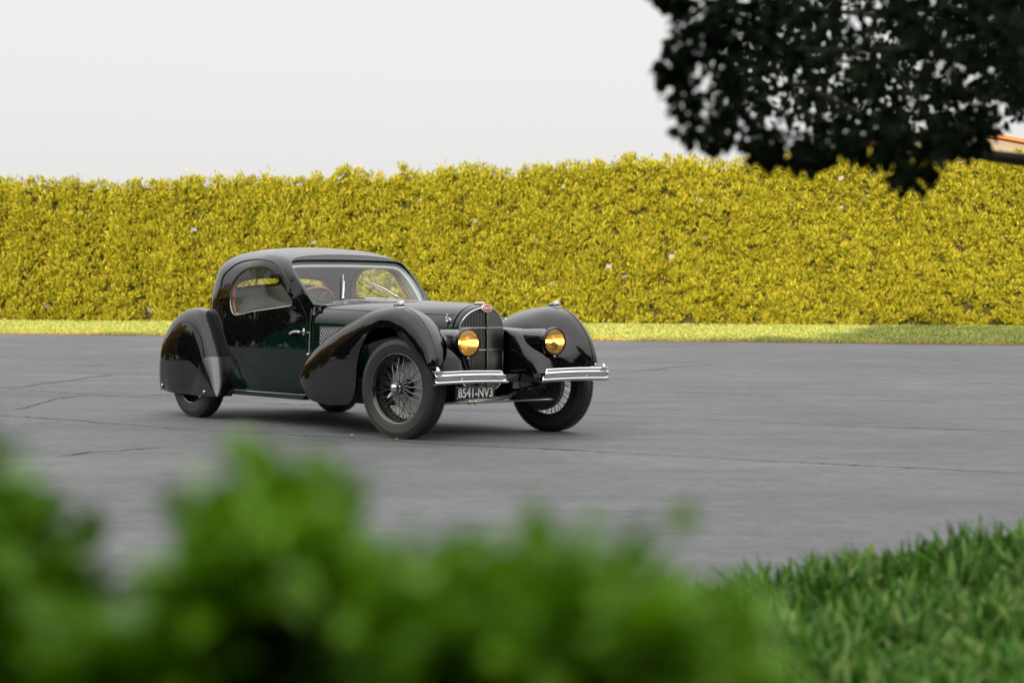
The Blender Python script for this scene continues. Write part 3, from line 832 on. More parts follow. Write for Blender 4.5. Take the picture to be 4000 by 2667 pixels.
wing_rows, WP, wyc = wing_surface(FP, FQ, fyc, fyo, FR, fyi, N=110)
F_WING = grid(wing_rows)
k0 = int(110 * 10.6 / 17)
ridge = [(WP[i][0], wyc[i], WP[i][1]) for i in range(k0, 110)]
for s in (-1, 1):
    w = cpart('front_wing', sided(F_WING, s), M_BLACK, angle=60)
    rd = tube([(x, s * y, z) for x, y, z in ridge], list(np.linspace(.001, .006, 12)) + [.006] * (len(ridge) - 12), 8)
    cpart('wing_bead', rd, M_BLACK, w)
    cpart('wing_bolt', sphere((.452, s * .712, .512), .011, n=10), M_CHROME, w)
    # side lamp on the crown of the wing
    prof = [(.0, -.095), (.006, -.075), (.013, -.045), (.021, -.012), (.0245, .010), (.023, .028), (.015, .040), (.0, .045)]
    body = xf(lathe(prof, 18, 'X'), Matrix.Translation((-.005, s * .705, .943)) @ Matrix.Diagonal((1, 1, 1.45, 1)))
    lp = cpart('side_lamp', join(body, xf(lathe([(.0, .004), (.045, .0), (.05, -.008)], 20, 'Z'), Matrix.Translation((-.01, s * .705, .934)) @ Matrix.Diagonal((1.2, .62, 1, 1)))), M_STEEL)
    cpart('lamp_glass', sphere((.026, s * .705, .947), .012, (1, .95, 1.15), 12), M_WHITE, lp)

# rear wings with spat, guard and hidden lip
RP = [(-3.62, .20), (-3.635, .36), (-3.60, .54), (-3.515, .682), (-3.39, .792), (-3.215, .868), (-3.02, .902), (-2.885, .874), (-2.79, .775), (-2.70, .655), (-2.60, .50), (-2.535, .32), (-2.50, .192)]
RQ = [(-3.59, .20), (-3.46, .197), (-3.36, .195), (-3.27, .193), (-3.18, .191), (-3.09, .19), (-3.00, .19), (-2.91, .19), (-2.82, .19), (-2.74, .19), (-2.66, .19), (-2.57, .19), (-2.49, .19)]
ryc = [.62, .62, .62, .63, .64, .65, .66, .665, .668, .67, .67, .67, .67]
ryo = [.70, .735, .765, .785, .795, .80, .80, .80, .80, .80, .795, .785, .775]
RR_ = [(-3.52, .20), (-3.52, .35), (-3.47, .52), (-3.39, .62), (-3.29, .70), (-3.14, .76), (-2.99, .79), (-2.88, .77), (-2.79, .70), (-2.70, .62), (-2.60, .48), (-2.535, .31), (-2.50, .192)]
ryi = [.50, .48, .46, .45, .44, .44, .46, .50, .55, .58, .60, .62, .63]
r_rows, RPs, ryc_s = wing_surface(RP, RQ, ryc, ryo, RR_, ryi, N=96, K=26, KI=12, no=2.7, ni=2.0, y_lip=-.03, bulge=.012)
R_WING = grid(r_rows)
RW_BVH = BVHTree.FromPolygons([Vector(v) for v in R_WING[0]], R_WING[1])
spat_out = cr([(-3.42, .215), (-3.44, .34), (-3.42, .48), (-3.36, .61), (-3.27, .70), (-3.16, .765), (-3.035, .785), (-2.91, .757), (-2.80, .68), (-2.73, .575), (-2.675, .44), (-2.63, .32), (-2.595, .215)], 60)
spat_poly = [tuple(p) for p in spat_out] + [(x, .207) for x in np.linspace(-2.61, -3.40, 20)]
P2, T2 = cdt(spat_poly, [], [(x, z) for x in np.arange(-3.45, -2.55, .022) for z in np.arange(.2, .8, .022)], mind=.012)
spat_in = lift(RW_BVH, [tuple(p) for p in P2], 1, .0035)
g_rows, _, _ = wing_surface(RP, RQ, ryc, ryo, RR_, ryi, N=520, K=160, KI=60, no=2.7, ni=2.0, y_lip=-.03, bulge=.012)
gV, gF = grid(g_rows[300:, 30:-1])
gx = lambda z: float(np.interp(z, [.19, .27, .35, .44, .495, .506], [-2.915, -2.845, -2.79, -2.74, -2.695, -2.66]))
gF = [f for f in gF if (lambda c: c[2] < .505 and c[0] > gx(c[2]) and c[1] > .60)(np.mean([gV[i] for i in f], 0))]
bmg = bmesh.new(); vsg = [bmg.verts.new(v) for v in gV]
for f in gF: bmg.faces.new([vsg[i] for i in f])
bmesh.ops.delete(bmg, geom=[v for v in bmg.verts if not v.link_faces], context='VERTS')
bmesh.ops.recalc_face_normals(bmg, faces=bmg.faces); bmg.normal_update()
if sum(f.normal.y for f in bmg.faces) < 0: bmesh.ops.reverse_faces(bmg, faces=bmg.faces); bmg.normal_update()
for v, n_ in [(v, v.normal.copy()) for v in bmg.verts]: v.co += n_ * .006
guard_in, TG = bmout(bmg)
for s in (-1, 1):
    w = cpart('rear_wing', sided(R_WING, s), M_BLACK, angle=60)
    sp = cpart('wheel_spat', sided((spat_in, T2), s), M_BLACK, w, label='egg-shaped glossy black wheel spat', angle=60)
    so = lift(RW_BVH, [tuple(p) for p in spat_out], 1, .003)
    cpart('spat_gap', tube([(x, s * y, z) for x, y, z in so], .0035, 6), M_GAP, w)
    g_ = cpart('stone_guard', sided((guard_in, TG), s), M_GUARD, w, label='satin grey stone guard on the front of the rear wing', angle=60)
    cpart('guard_bolt', sphere(tuple(np.array(lift(RW_BVH, [(-2.66, .225)], 1, .012)[0]) * np.array([1, s, 1])), .012, n=10), M_CHROME, w)
    cpart('spat_catch', sphere(tuple(np.array(lift(RW_BVH, [(-3.50, .235)], 1, .004)[0]) * np.array([1, s, 1])), .016, (.6, .6, 1.6), 10), M_CHROME, w)

# tail
TX = [-2.62, -2.9, -3.15, -3.4, -3.65, -3.85, -3.95]
TT = [.92, .915, .885, .80, .66, .50, .40]
TW = [.60, .57, .53, .48, .42, .33, .20]
TB = [.25, .25, .26, .27, .29, .32, .36]
rows = []
for x in np.linspace(TX[0], TX[-1], 40):
    f = lambda a: float(np.interp(-x, -np.array(TX), a)); w, t, b = f(TW), f(TT), f(TB)
    rows.append([(x, w * math.sin(p) ** .75, (t + b) / 2 + (t - b) / 2 * math.copysign(abs(math.cos(p)) ** .75, math.cos(p))) for p in np.linspace(0, math.pi, 30)])
rows.append([(TX[-1] - .004, 0, .38)] * 30)
cpart('tail', both(np.array(rows)[:, :, :]), M_BLACK, angle=60)

# ------------------------------------------------------------------ front aprons, headlamps
AZ = [.435, .53, .60, .68, .735, .772, .782, .79]
AA = [(-.12, .235), (-.12, .235), (-.12, .236), (-.12, .238), (-.12, .24), (-.16, .245), (-.30, .27), (-.55, .33)]
A2 = [(.10, .245), (.07, .243), (.05, .243), (.02, .243), (-.03, .245), (-.11, .25), (-.29, .29), (-.54, .36)]
AB = [(.31, .308), (.25, .288), (.20, .284), (.12, .278), (.04, .262), (-.06, .27), (-.27, .32), (-.53, .39)]
AC = [(.405, .49), (.375, .45), (.34, .42), (.27, .40), (.14, .38), (.0, .38), (-.25, .40), (-.52, .44)]
AD = [(.43, .70), (.425, .65), (.405, .60), (.36, .57), (.27, .55), (.10, .53), (-.22, .52), (-.50, .52)]
lev = []
for i in range(len(AZ)):
    c = cr([AA[i], A2[i], AB[i], AC[i], AD[i]], 44); lev.append([(x, y, AZ[i]) for x, y in c])
lev = np.array(lev)
lev = np.stack([cr(lev[:, j], 40) for j in range(lev.shape[1])], 1)
APRON = grid(lev)
LENS = []
for s in (-1, 1):
    cpart('front_apron', sided(APRON, s), M_BLACK, angle=60)
    T = Matrix.Translation((0, s * .390, .683))
    prof = [(.0, -.34), (.035, -.325), (.062, -.25), (.080, -.12), (.088, .02), (.092, .16), (.0945, .30), (.0965, .345), (.101, .352), (.104, .362), (.104, .374), (.100, .384), (.093, .386), (.090, .378)]
    hl = cpart('headlamp', xf(lathe(prof, 56, 'X'), T), M_BLACK, label='black headlamp with ribbed amber lens')
    refl = [(.006, .275), (.03, .283), (.05, .297), (.07, .322), (.083, .352), (.089, .376)]
    cpart('reflector', xf(lathe(refl, 40, 'X'), T), M_REFL, hl)
    cpart('bulb', join(xf(sphere((.325, 0, 0), .014, (1.5, 1, 1), 12), T), xf(tube([(.27, 0, 0), (.315, 0, 0)], .010, 10), T)), M_BULB, hl)
    V = []; n = 44
    ys = np.linspace(-1, 1, n); Fq = []
    zs_ = np.linspace(-1, 1, 22)
    for a in ys:
        for b in zs_:
            y_ = a * math.sqrt(1 - b * b / 2) * .0895; z_ = b * math.sqrt(1 - a * a / 2) * .0895
            rr = (y_ * y_ + z_ * z_) / .0895 ** 2
            V.append((.3785 + .011 * (1 - rr) + .0018 * math.sin(y_ * 2 * math.pi / .0135) * (1 - rr ** 4), y_, z_))
    lens_vf = (V, [(i * 22 + j, (i + 1) * 22 + j, (i + 1) * 22 + j + 1, i * 22 + j + 1) for i in range(n - 1) for j in range(21)])
    cpart('lens', xf(lens_vf, T), M_AMBER, hl, angle=80)
    cpart('lamp_screw', sphere((.372, s * .390, .575), .011, n=10), M_CHROME, hl)

# ------------------------------------------------------------------ bumpers, plate, axle
BPROF = [(-.006, .489), (.010, .4885), (.0135, .484), (.0125, .470), (.018, .467), (.0255, .460), (.0265, .452), (.0225, .445), (.0145, .441), (.0135, .427), (.019, .423), (.0255, .415),
         (.0245, .406), (.018, .4005), (.004, .3985), (-.006, .400)]
for s in (-1, 1):
    rows = []
    for k in np.linspace(0, 1, 26):
        row = []
        for dx, z in BPROF:
            yi_ = .144 + (.199 - .144) * (z - .40) / .088
            y = yi_ + (.775 - yi_) * k
            row.append((.505 + dx + .012 * math.sin(k * math.pi) - .004 * k ** 6, s * y, z + .006 * math.sin(k * math.pi)))
        rows.append(row)
    bmp = cpart('bumper_blade', grid(rows), M_CHROME, angle=38)
    sd = bmp.modifiers.new('thickness', 'SOLIDIFY'); sd.thickness = .004
    cpart('blade_cap', join(box((.508, s * .745, .492), (.045, .07, .006), .002), sphere((.508, s * .745, .502), .016, (1, 1, .75), 12),
                            sphere((.506, s * .745, .512), .009, n=10)), M_CHROME, bmp)
    cpart('blade_clip', box((.527, s * .265, .450), (.012, .026, .030), .003), M_CHROME, bmp)
    cpart('blade_bolt', sphere((.530, s * .56, .437), .011, (.6, 1, 1), 10), M_CHROME, bmp)
    cpart('bumper_arm', tube([(.495, s * .46, .445), (.36, s * .44, .42), (.1, s * .40, .38)], .018, 8), M_DARK)
# dark spring covers between the two bumper halves
for s in (-1, 1):
    y0, y1 = .0 + .01, .235
    V = [(.47, s * y0, .460), (.50, s * y1, .462), (.50, s * (y1 - .04), .398), (.455, s * y0, .405), (.40, s * y0, .452), (.42, s * y1, .455), (.42, s * (y1 - .04), .40), (.39, s * y0, .41)]
    cpart('bumper_bracket', (V, [(0, 1, 2, 3), (4, 7, 6, 5), (0, 4, 5, 1), (3, 2, 6, 7), (0, 3, 7, 4), (1, 5, 6, 2)]), M_BLACK, smooth=False)

px, pz, pyc = .440, .338, -.377
pl = cpart('number_plate', join(box((px, pyc, pz), (.006, .344, .094), .002), box((px + .003, pyc, pz + .0445), (.004, .336, .003)), box((px - .03, pyc, pz + .02), (.05, .05, .03))), M_PLATE,
           label='black number plate with raised white characters')
for (dy, dz) in ((-.155, .038), (.155, .038), (-.155, -.038), (.155, -.038), (-.05, .038), (.05, .038)):
    cpart('plate_rivet', sphere((px + .0035, pyc + dy, pz + dz), .004, n=8), M_PLATEW, pl)
tv, tf = text_mesh('8541-NV3', .1, .012, .0022)
tx = [v[0] for v in tv]; ty = [v[1] for v in tv]
kx = .300 / (max(tx) - min(tx)); ky = .068 / (max(ty) - min(ty))
tv = [(px + .004 + (v[2] + .012) * .12, pyc + (v[0] - (max(tx) + min(tx)) / 2) * kx, pz + (v[1] - (max(ty) + min(ty)) / 2) * ky - .001) for v in tv]
cpart('plate_lettering', (tv, tf), M_PLATEW, pl, smooth=False)

ut = []
for x in np.linspace(.02, -1.0, 16):
    w = np.interp(-x, [0, .3, 1.0], [.30, .40, .50]); ut.append([(x, w * math.sin(p), .44 - (.125 + .03 * min(1, -x * 3 + .1)) * math.cos(p) ** .7) for p in np.linspace(-math.pi / 2, math.pi / 2, 22)])
cpart('undertray', grid(ut), M_BLACK, angle=60)
ax = cr([(0, -.58, .345), (0, -.46, .325), (0, -.33, .293), (0, -.15, .262), (0, 0, .255), (0, .15, .262), (0, .33, .293), (0, .46, .325), (0, .58, .345)], 50)
axle = cpart('front_axle', tube(ax, .021, 14), M_NICKEL)
cpart('tie_rod', join(tube([(.16, -.56, .250), (.16, .56, .250)], .009, 10), *[sphere((.16, y, .250), .017, n=10) for y in (-.54, .52, -.22, -.17)]), M_NICKEL)
dmp = [join(tube([(-.02, s * (.37 + i * .045), .365), (-.02, s * (.405 + i * .045), .360)], r, 16)) for s in (1, -1) for i, r in enumerate((.036, .028, .024, .021, .018))]
cpart('friction_damper', join(*dmp[:5], tube([(-.02, .34, .33), (-.02, .34, .41)], .03, 12)), M_DRUM)
cpart('friction_damper', join(*dmp[5:], tube([(-.02, -.34, .33), (-.02, -.34, .41)], .03, 12)), M_DRUM)
for s in (-1, 1):
    sp = cr([(.43, s * .33, .40), (.2, s * .33, .33), (-.02, s * .33, .30), (-.3, s * .33, .34), (-.5, s * .33, .37)], 30)
    cpart('leaf_spring', join(*[xf(tube(sp[int(3 * i):30 - int(3 * i)], .012, 6), Matrix.Translation((0, 0, -.016 * i))) for i in range(4)]), M_DARK)

# ------------------------------------------------------------------ wheels
def wheel(loc, rz, RT=.360, front=True, ear=48):
    Mw = Matrix.Translation(loc) @ Matrix.Rotation(rz, 4, 'Z')
    rimp = [(.243, -.060), (.248, -.064), (.249, -.056), (.232, -.050), (.229, -.040), (.226, -.030), (.228, -.010), (.231, .012), (.234, .032), (.238, .042), (.241, .050), (.249, .056), (.2515, .062),
            (.249, .068), (.2445, .0665), (.2425, .060), (.237, .056), (.231, .045), (.225, .020), (.221, -.005), (.219, -.030), (.224, -.048), (.232, -.058)]
    wh = obj('wheel', lathe(rimp, 72, 'Y', closed=True), M_RIM, CAR, mw=Mw, angle=40)
    obj('rim_ring', tube([(.2465 * math.cos(a), .0655, .2465 * math.sin(a)) for a in np.linspace(0, 2 * math.pi, 72, endpoint=False)], .0022, 6, closed=True), M_STEEL, wh)
    d = RT - .360
    half = [(.240, .050), (.247, .066), (.262, .0705), (.285 + d * .3, .0745), (.305 + d * .6, .0745), (.309 + d * .6, .0758), (.313 + d * .6, .0745), (.328 + d, .0705), (.341 + d, .0635), (.3495 + d, .056), (.3555 + d, .047),
            (.3575 + d, .040), (.3530 + d, .038), (.3530 + d, .034), (.3585 + d, .032), (.3592 + d, .020), (.3542 + d, .018), (.3542 + d, .014), (.3597 + d, .012), (.360 + d, 0)]
    prof = half + [(r, -y) for r, y in half[::-1][1:]]
    ty_ = obj('tyre', lathe(prof, 96, 'Y'), M_RUBBER, wh, angle=35)
    lug = []
    n = 104
    for k in range(n):
        for sy in (-1, 1):
            a = 2 * math.pi * (k + (.5 if sy > 0 else 0)) / n
            Mt = Matrix.Rotation(-a, 4, 'Y') @ Matrix.Translation((.3495 + d, sy * .0505, 0)) @ Matrix.Rotation(sy * -.85, 4, 'Z')
            lug.append(xf(box((0, 0, 0), (.010, .020, .0125)), Mt))
    obj('tread_lugs', join(*lug), M_RUBBER, wh, smooth=False, kind='stuff')
    # wire spokes, laced in crossing pairs from both hub flanges
    sp = []
    for (n_, ph, r0, y0, r1, y1, tw) in ((18, .0, .036, .058, .2225, .004, .55), (18, .175, .036, .052, .2225, -.004, -.55), (14, .1, .056, -.046, .2195, -.028, .42), (14, .32, .056, -.040, .2195, -.020, -.42)):
        for k in range(n_):
            a = 2 * math.pi * k / n_ + ph
            p0 = (r0 * math.cos(a - tw), y0, r0 * math.sin(a - tw)); p1 = (r1 * math.cos(a), y1, r1 * math.sin(a))
            sp.append(tube([p0, p1], .0023, 5))
            u = np.array(p1) - np.array(p0); u /= np.linalg.norm(u)
            sp.append(tube([np.array(p1) - u * .018, p1], .0042, 5))
    obj('spokes', join(*sp), M_SPOKE, wh, kind='stuff')
    hubp = [(.0, -.055), (.060, -.055), (.062, -.045), (.058, -.034), (.046, -.02), (.040, .02), (.040, .048), (.044, .054), (.044, .062), (.038, .066), (.0, .066)]
    obj('hub', lathe(hubp, 28, 'Y'), M_RIM, wh)
    cap = lathe([(.036, .062), (.040, .068), (.040, .074), (.034, .080), (.034, .094), (.030, .103), (.018, .110), (.0, .112)], 28, 'Y')
    ears = []
    for t in (0, math.pi):
        a = R(ear) + t
        ux, uz = math.cos(a), math.sin(a)
        ears.append(tube([(.02 * ux, .082, .02 * uz), (.045 * ux, .084, .045 * uz), (.070 * ux, .094, .070 * uz), (.086 * ux, .104, .086 * uz)], [.019, .015, .0115, .007], 10))
    obj('knock_off_nut', join(cap, *ears), M_CHROME, wh)
    if front:
        drum = [(.0, -.062), (.172, -.062), (.184, -.066), (.190, -.075), (.190, -.112), (.197, -.115), (.197, -.124)]
        obj('brake_drum', lathe(drum, 56, 'Y'), M_DRUM, wh)
        plate = [(.197, -.122), (.190, -.134), (.150, -.140), (.145, -.146), (.06, -.150), (.045, -.165), (.0, -.168)]
        obj('backing_plate', join(lathe(plate, 56, 'Y'), sphere((.09, -.150, -.06), .012, n=8), sphere((-.09, -.150, .06), .012, n=8)), M_DRUMIN, wh)
    else:
        drum = [(.0, -.062), (.172, -.062), (.19, -.07), (.19, -.13), (.0, -.14)]
        obj('brake_drum', lathe(drum, 40, 'Y'), M_DRUM, wh)
    return wh
ST = R(12.2)
wheel((-.012, -.672, .358), math.pi + ST, front=True, ear=128)
wheel((-.012, .672, .358), ST, front=True)
wheel((-2.98, -.672, .368), math.pi, RT=.370, front=False)
wheel((-2.98, .672, .368), 0.0, RT=.370, front=False)
for s in (-1, 1):   # inner sheet closing the wheel wells
    cpart('wheel_well', box((-.43, s * .43, .485), (.76, .012, .43)), M_DARK)
    cpart('wheel_well', box((-3.0, s * .46, .50), (.9, .012, .50)), M_DARK)

# ------------------------------------------------------------------ cabin interior
def cushion(c, s, r=.05, seg=4):
    bm = bmesh.new(); bmesh.ops.create_cube(bm, size=1); bmesh.ops.scale(bm, vec=s, verts=bm.verts)
    bmesh.ops.bevel(bm, geom=bm.edges[:], offset=r, segments=seg, affect='EDGES', profile=.5)
    bmesh.ops.translate(bm, vec=c, verts=bm.verts); return bmout(bm)
for s in (-1, 1):
    seat = cpart('seat', cushion((-2.10, s * .285, .50), (.50, .50, .17)), M_SEAT)
    M_ = Matrix.Translation((-2.43, s * .285, .66)) @ Matrix.Rotation(R(-14), 4, 'Y')
    cpart('backrest', xf(cushion((0, 0, 0), (.16, .53, .46), .07, 5), M_), M_SEAT, seat)
WSTEER = Matrix.Translation((-1.83, -.30, .905)) @ Matrix.Rotation(R(-58), 4, 'Y')
swr = [(.195 * math.cos(a), .195 * math.sin(a), 0) for a in np.linspace(0, 2 * math.pi, 56, endpoint=False)]
st = cpart('steering_wheel', xf(tube(swr, .0125, 10, closed=True), WSTEER), M_WOOD)
spk = [tube([(0, 0, -.01), (.19 * math.cos(a), .19 * math.sin(a), 0)], .006, 6) for a in (R(90), R(210), R(330), R(30))]
cpart('steering_spokes', xf(join(*spk, sphere((0, 0, -.005), .03, (1, 1, .5), 12), tube([(0, 0, 0), (0, 0, -.4)], .016, 10)), WSTEER), M_STEEL, st)
# rear bulkhead lining with the two rear lights
XB = -2.74
bo = []
for z in np.linspace(.70, 1.375, 40):
    u = (z - ZB) / (1.40 - ZB) if z > ZB else (z - ZB) / (ZB - ZS)
    r = float(np.interp(u, PROF_R[:, 1], PROF_R[:, 0])) * .985
    x_ = (-XB + X_AP) / r if r > 0 else 9
    yy = float(np.interp(-XB if r > .98 else 2.35 + x_, -REAR[:, 0], REAR[:, 1])) * r - .035 if 2.35 + x_ < 3.2 else 0
    bo.append((max(yy, .02), z))
bo = [(y, z) for y, z in bo if y > .03]
poly = bo + [(-y, z) for y, z in bo[::-1]]
RW = [(-.463, 1.068), (-.449, 1.101), (-.402, 1.128), (-.298, 1.147), (-.194, 1.156), (-.07, 1.157), (-.043, 1.138), (-.046, 1.115), (-.07, 1.097), (-.157, 1.087), (-.298, 1.077), (-.44, 1.058)]
RW = [tuple(p) for p in cr(RW, 60, closed=True)]
RWm = [(-y, z) for y, z in RW[::-1]]
P2, T2 = cdt(poly, [RW, RWm], [])
lin = cpart('rear_lining', ([(XB, y, z) for y, z in P2], T2), M_LINER, smooth=False)
sd = lin.modifiers.new('thickness', 'SOLIDIFY'); sd.thickness = .02
for q in (RW, RWm):
    g_ = cpart('rear_window', ([(XB - .012, y, z) for y, z in q], [tuple(range(len(q)))]), M_GLASS, smooth=False)
    cpart('rear_window_trim', tube([(XB + .008, y, z) for y, z in q], .012, 8, closed=True), M_WOOD, g_)
# ================================================================== grass bank in front of the camera
def bank_z(x, y):
    yc = 4.55 + .42 * x + .10 * np.sin(x * 3.1)
    h = .275 + .125 * x + .012 * np.sin(x * 7 + y * 3) + .01 * np.sin(y * 9)
    k = np.clip((yc + .55 - y) / 1.1, 0, 1); k = k * k * (3 - 2 * k)
    return h * k
gx_ = np.linspace(-5, 8, 130); gy_ = np.linspace(-6, 9.4, 150)
rows = [[(x, y, float(bank_z(np.clip(x, -2.5, 3.5), y - (.42 * (x - np.clip(x, -2.5, 3.5))))) - (.05 if y > 9 else .012)) for y in gy_] for x in gx_]
M_BANK = mat('bank_soil', (.02, .026, .01), .95, noise=.4, nscale=20)
bank = obj('grass_bank', grid(rows), M_BANK, kind='structure')
M_TURF = leaf_mat('turf_blade', [(.020, .075, .005), (.045, .15, .008), (.11, .27, .022), (.025, .095, .006), (.36, .50, .14), (.065, .19, .012)], .4, .5, .22)
def turf(n, xr, yr, seed):
    r_ = np.random.default_rng(seed)
    x = r_.uniform(*xr, n); y = r_.uniform(*yr, n); z = bank_z(x, y)
    ok = z > .02; x, y, z = x[ok], y[ok], z[ok]; n = len(x)
    az = r_.uniform(0, 2 * np.pi, n); D = np.stack([np.cos(az), np.sin(az), np.zeros(n)], -1); S = np.stack([-np.sin(az), np.cos(az), np.zeros(n)], -1)
    L_ = (np.minimum(r_.gamma(9, .0088, n), .12) * (.72 + .5 * np.clip(np.sin(x * 23 + 2 * np.sin(y * 11)) * np.sin(y * 19 + x * 7) + .4, 0, 1)))[:, None]; w = r_.uniform(.0045, .0092, n)[:, None]; b = r_.uniform(.15, 1.05, n)[:, None]; up = np.array([0, 0, 1.])
    B = np.stack([x, y, z - .012], -1)
    m1 = B + up * L_ * .55 + D * L_ * b * .22; t = B + up * L_ * (1 - b * .25) + D * L_ * b * .75
    V = np.stack([B - S * w, B + S * w, m1 + S * w * .9, m1 - S * w * .9, t + S * w * .12, t - S * w * .12], 1).reshape(-1, 3)
    i = np.arange(n)[:, None] * 6
    return V, np.concatenate([i + [0, 1, 2, 3], i + [3, 2, 4, 5]], 0)
V, Q = turf(75000, (-.6, 2.2), (2.6, 6.4), 5)
fast_obj('turf_blades', V, Q, M_TURF, bank, kind='stuff')

# ================================================================== the shrub right in front of the lens
def shrub():
    root = empty('shrub', (-.05, .80, .27)); inv = np.array([-.05, .80, .27])
    tag(root, 'leafy green shrub close to the viewer across the bottom, out of focus', 'shrub')
    r_ = np.random.default_rng(21)
    TOP = [(-.246, .975, .022), (-.240, .970, .020), (-.234, .962, .020), (-.228, .952, .018), (-.220, .935, .018), (-.213, .918, .016), (-.207, .897, .016), (-.197, .885, .015), (-.163, .896, .013), (-.150, .908, .014), (-.138, .912, .013), (-.126, .916, .013), (-.112, .940, .011), (-.104, .953, .012),
           (-.094, .952, .012), (-.083, .940, .013), (-.071, .926, .014), (-.059, .918, .015), (-.044, .914, .014), (-.028, .915, .014), (-.010, .918, .013), (.006, .918, .013), (.022, .917, .013), (.036, .919, .013), (.050, .919, .013), (.062, .908, .012),
           (.070, .893, .012), (.085, .884, .010), (.105, .872, .010)]
    TOP = [(x, z - .010, r) for x, z, r in TOP]; YS = .80
    C, D = [], []
    def clump(c, r, n):
        p = r_.normal(size=(n, 3)); p = unit(p) * (r_.random((n, 1)) ** .5) * r; C.append(np.array(c) + p); D.append(unit(p) + np.array([0, 0, .5]) + r_.normal(size=(n, 3)) * .4)
    for x, z, r in TOP:
        for k in range(5): clump((x + r_.uniform(-.006, .006), YS + r_.uniform(-.06, .08), z - r * .75), r * r_.uniform(.55, 1.1), 22)
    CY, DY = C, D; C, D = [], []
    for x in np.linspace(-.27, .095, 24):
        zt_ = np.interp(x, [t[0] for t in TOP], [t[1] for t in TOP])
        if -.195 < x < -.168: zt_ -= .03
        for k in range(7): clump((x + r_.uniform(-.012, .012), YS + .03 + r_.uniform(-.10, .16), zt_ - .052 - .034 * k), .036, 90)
    # unseen leaves beside and behind the viewpoint, further down, are added to darken the shrub
    for x, z, r in TOP:       # ragged sprigs standing out of the mass
        for k in range(3):
            h = r_.uniform(.006, .024); q = np.linspace(0, 1, 7)[:, None]
            b0 = np.array([x + r_.uniform(-.01, .01), YS + r_.uniform(-.03, .05), z - .01]); d0 = np.array([r_.normal() * .5, 0, 1.])
            CY.append(b0 + d0 * q * (h + .012)); DY.append(r_.normal(size=(7, 3)) + np.array([0, 0, 1.]))
    for k in range(260):      # hidden fill added behind the sprigs to keep light off the lower leaves
        yb = r_.uniform(.92, 1.30); xb = r_.uniform(-.29, .09)
        zo = np.interp(xb, [t[0] for t in TOP], [t[1] for t in TOP])
        clump((xb * yb / .8, yb, 1.036 - (1.036 - zo) * yb / .8 - .05 - r_.random() * .16), .045, 50)
    C = np.concatenate(C); D = np.concatenate(D); n = len(C)
    D[:, 2] *= .35
    CY = np.concatenate(CY); DY = np.concatenate(DY); DY[:, 2] *= .6; ny = len(CY)
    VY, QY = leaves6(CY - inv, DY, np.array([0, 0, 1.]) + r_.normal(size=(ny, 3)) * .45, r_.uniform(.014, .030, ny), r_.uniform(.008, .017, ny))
    my = leaf_mat('lit_tone_leaf', [(.07, .175, .002), (.12, .275, .003), (.165, .34, .004), (.085, .20, .002), (.14, .30, .006)], .22, .42, .3)  # top leaves painted lighter, as if catching the sky
    fast_obj('lit_tone_leaves', VY, QY, my, root, kind='stuff')
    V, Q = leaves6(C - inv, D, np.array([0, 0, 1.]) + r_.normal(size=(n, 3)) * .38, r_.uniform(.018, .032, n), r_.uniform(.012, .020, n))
    m = leaf_mat('shade_tone_leaf', [(.022, .062, .002), (.034, .085, .003), (.045, .105, .004), (.026, .07, .002), (.038, .09, .005)], .22, .42, .3)  # lower leaves painted darker, standing in for deep shade
    C2 = np.concatenate([np.stack([r_.uniform(-1.0, .8, 5200), r_.uniform(-1.0, -.35, 5200), r_.uniform(.25, 1.9, 5200)], -1),  # out-of-view leaves added to block sky light from the shrub
                         np.stack([r_.uniform(-1.0, -.45, 2600), r_.uniform(-.4, .95, 2600), r_.uniform(.25, 1.2, 2600)], -1)])
    V2, Q2 = leaves6(C2 - inv, rdir(len(C2)), rdir(len(C2), .5), r_.uniform(.05, .09, len(C2)), r_.uniform(.035, .06, len(C2)))
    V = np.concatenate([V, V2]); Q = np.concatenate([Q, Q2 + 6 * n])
    fast_obj('shade_tone_leaves', V, Q, m, root, kind='stuff')
    st = []
    for x, z, r in TOP[::2]:
        a = np.array([x * .35, 0, 0]); b = np.array([x + .05, r_.uniform(-.05, .05), z - .27 - .01])
        st.append(tube(cr([a, a * .5 + b * .45 + r_.normal(size=3) * .02, b], 8), np.linspace(.006, .002, 8), 5))
    obj('stems', join(*st), mat('shrub_bark', (.06, .045, .03), .9), root)
shrub()

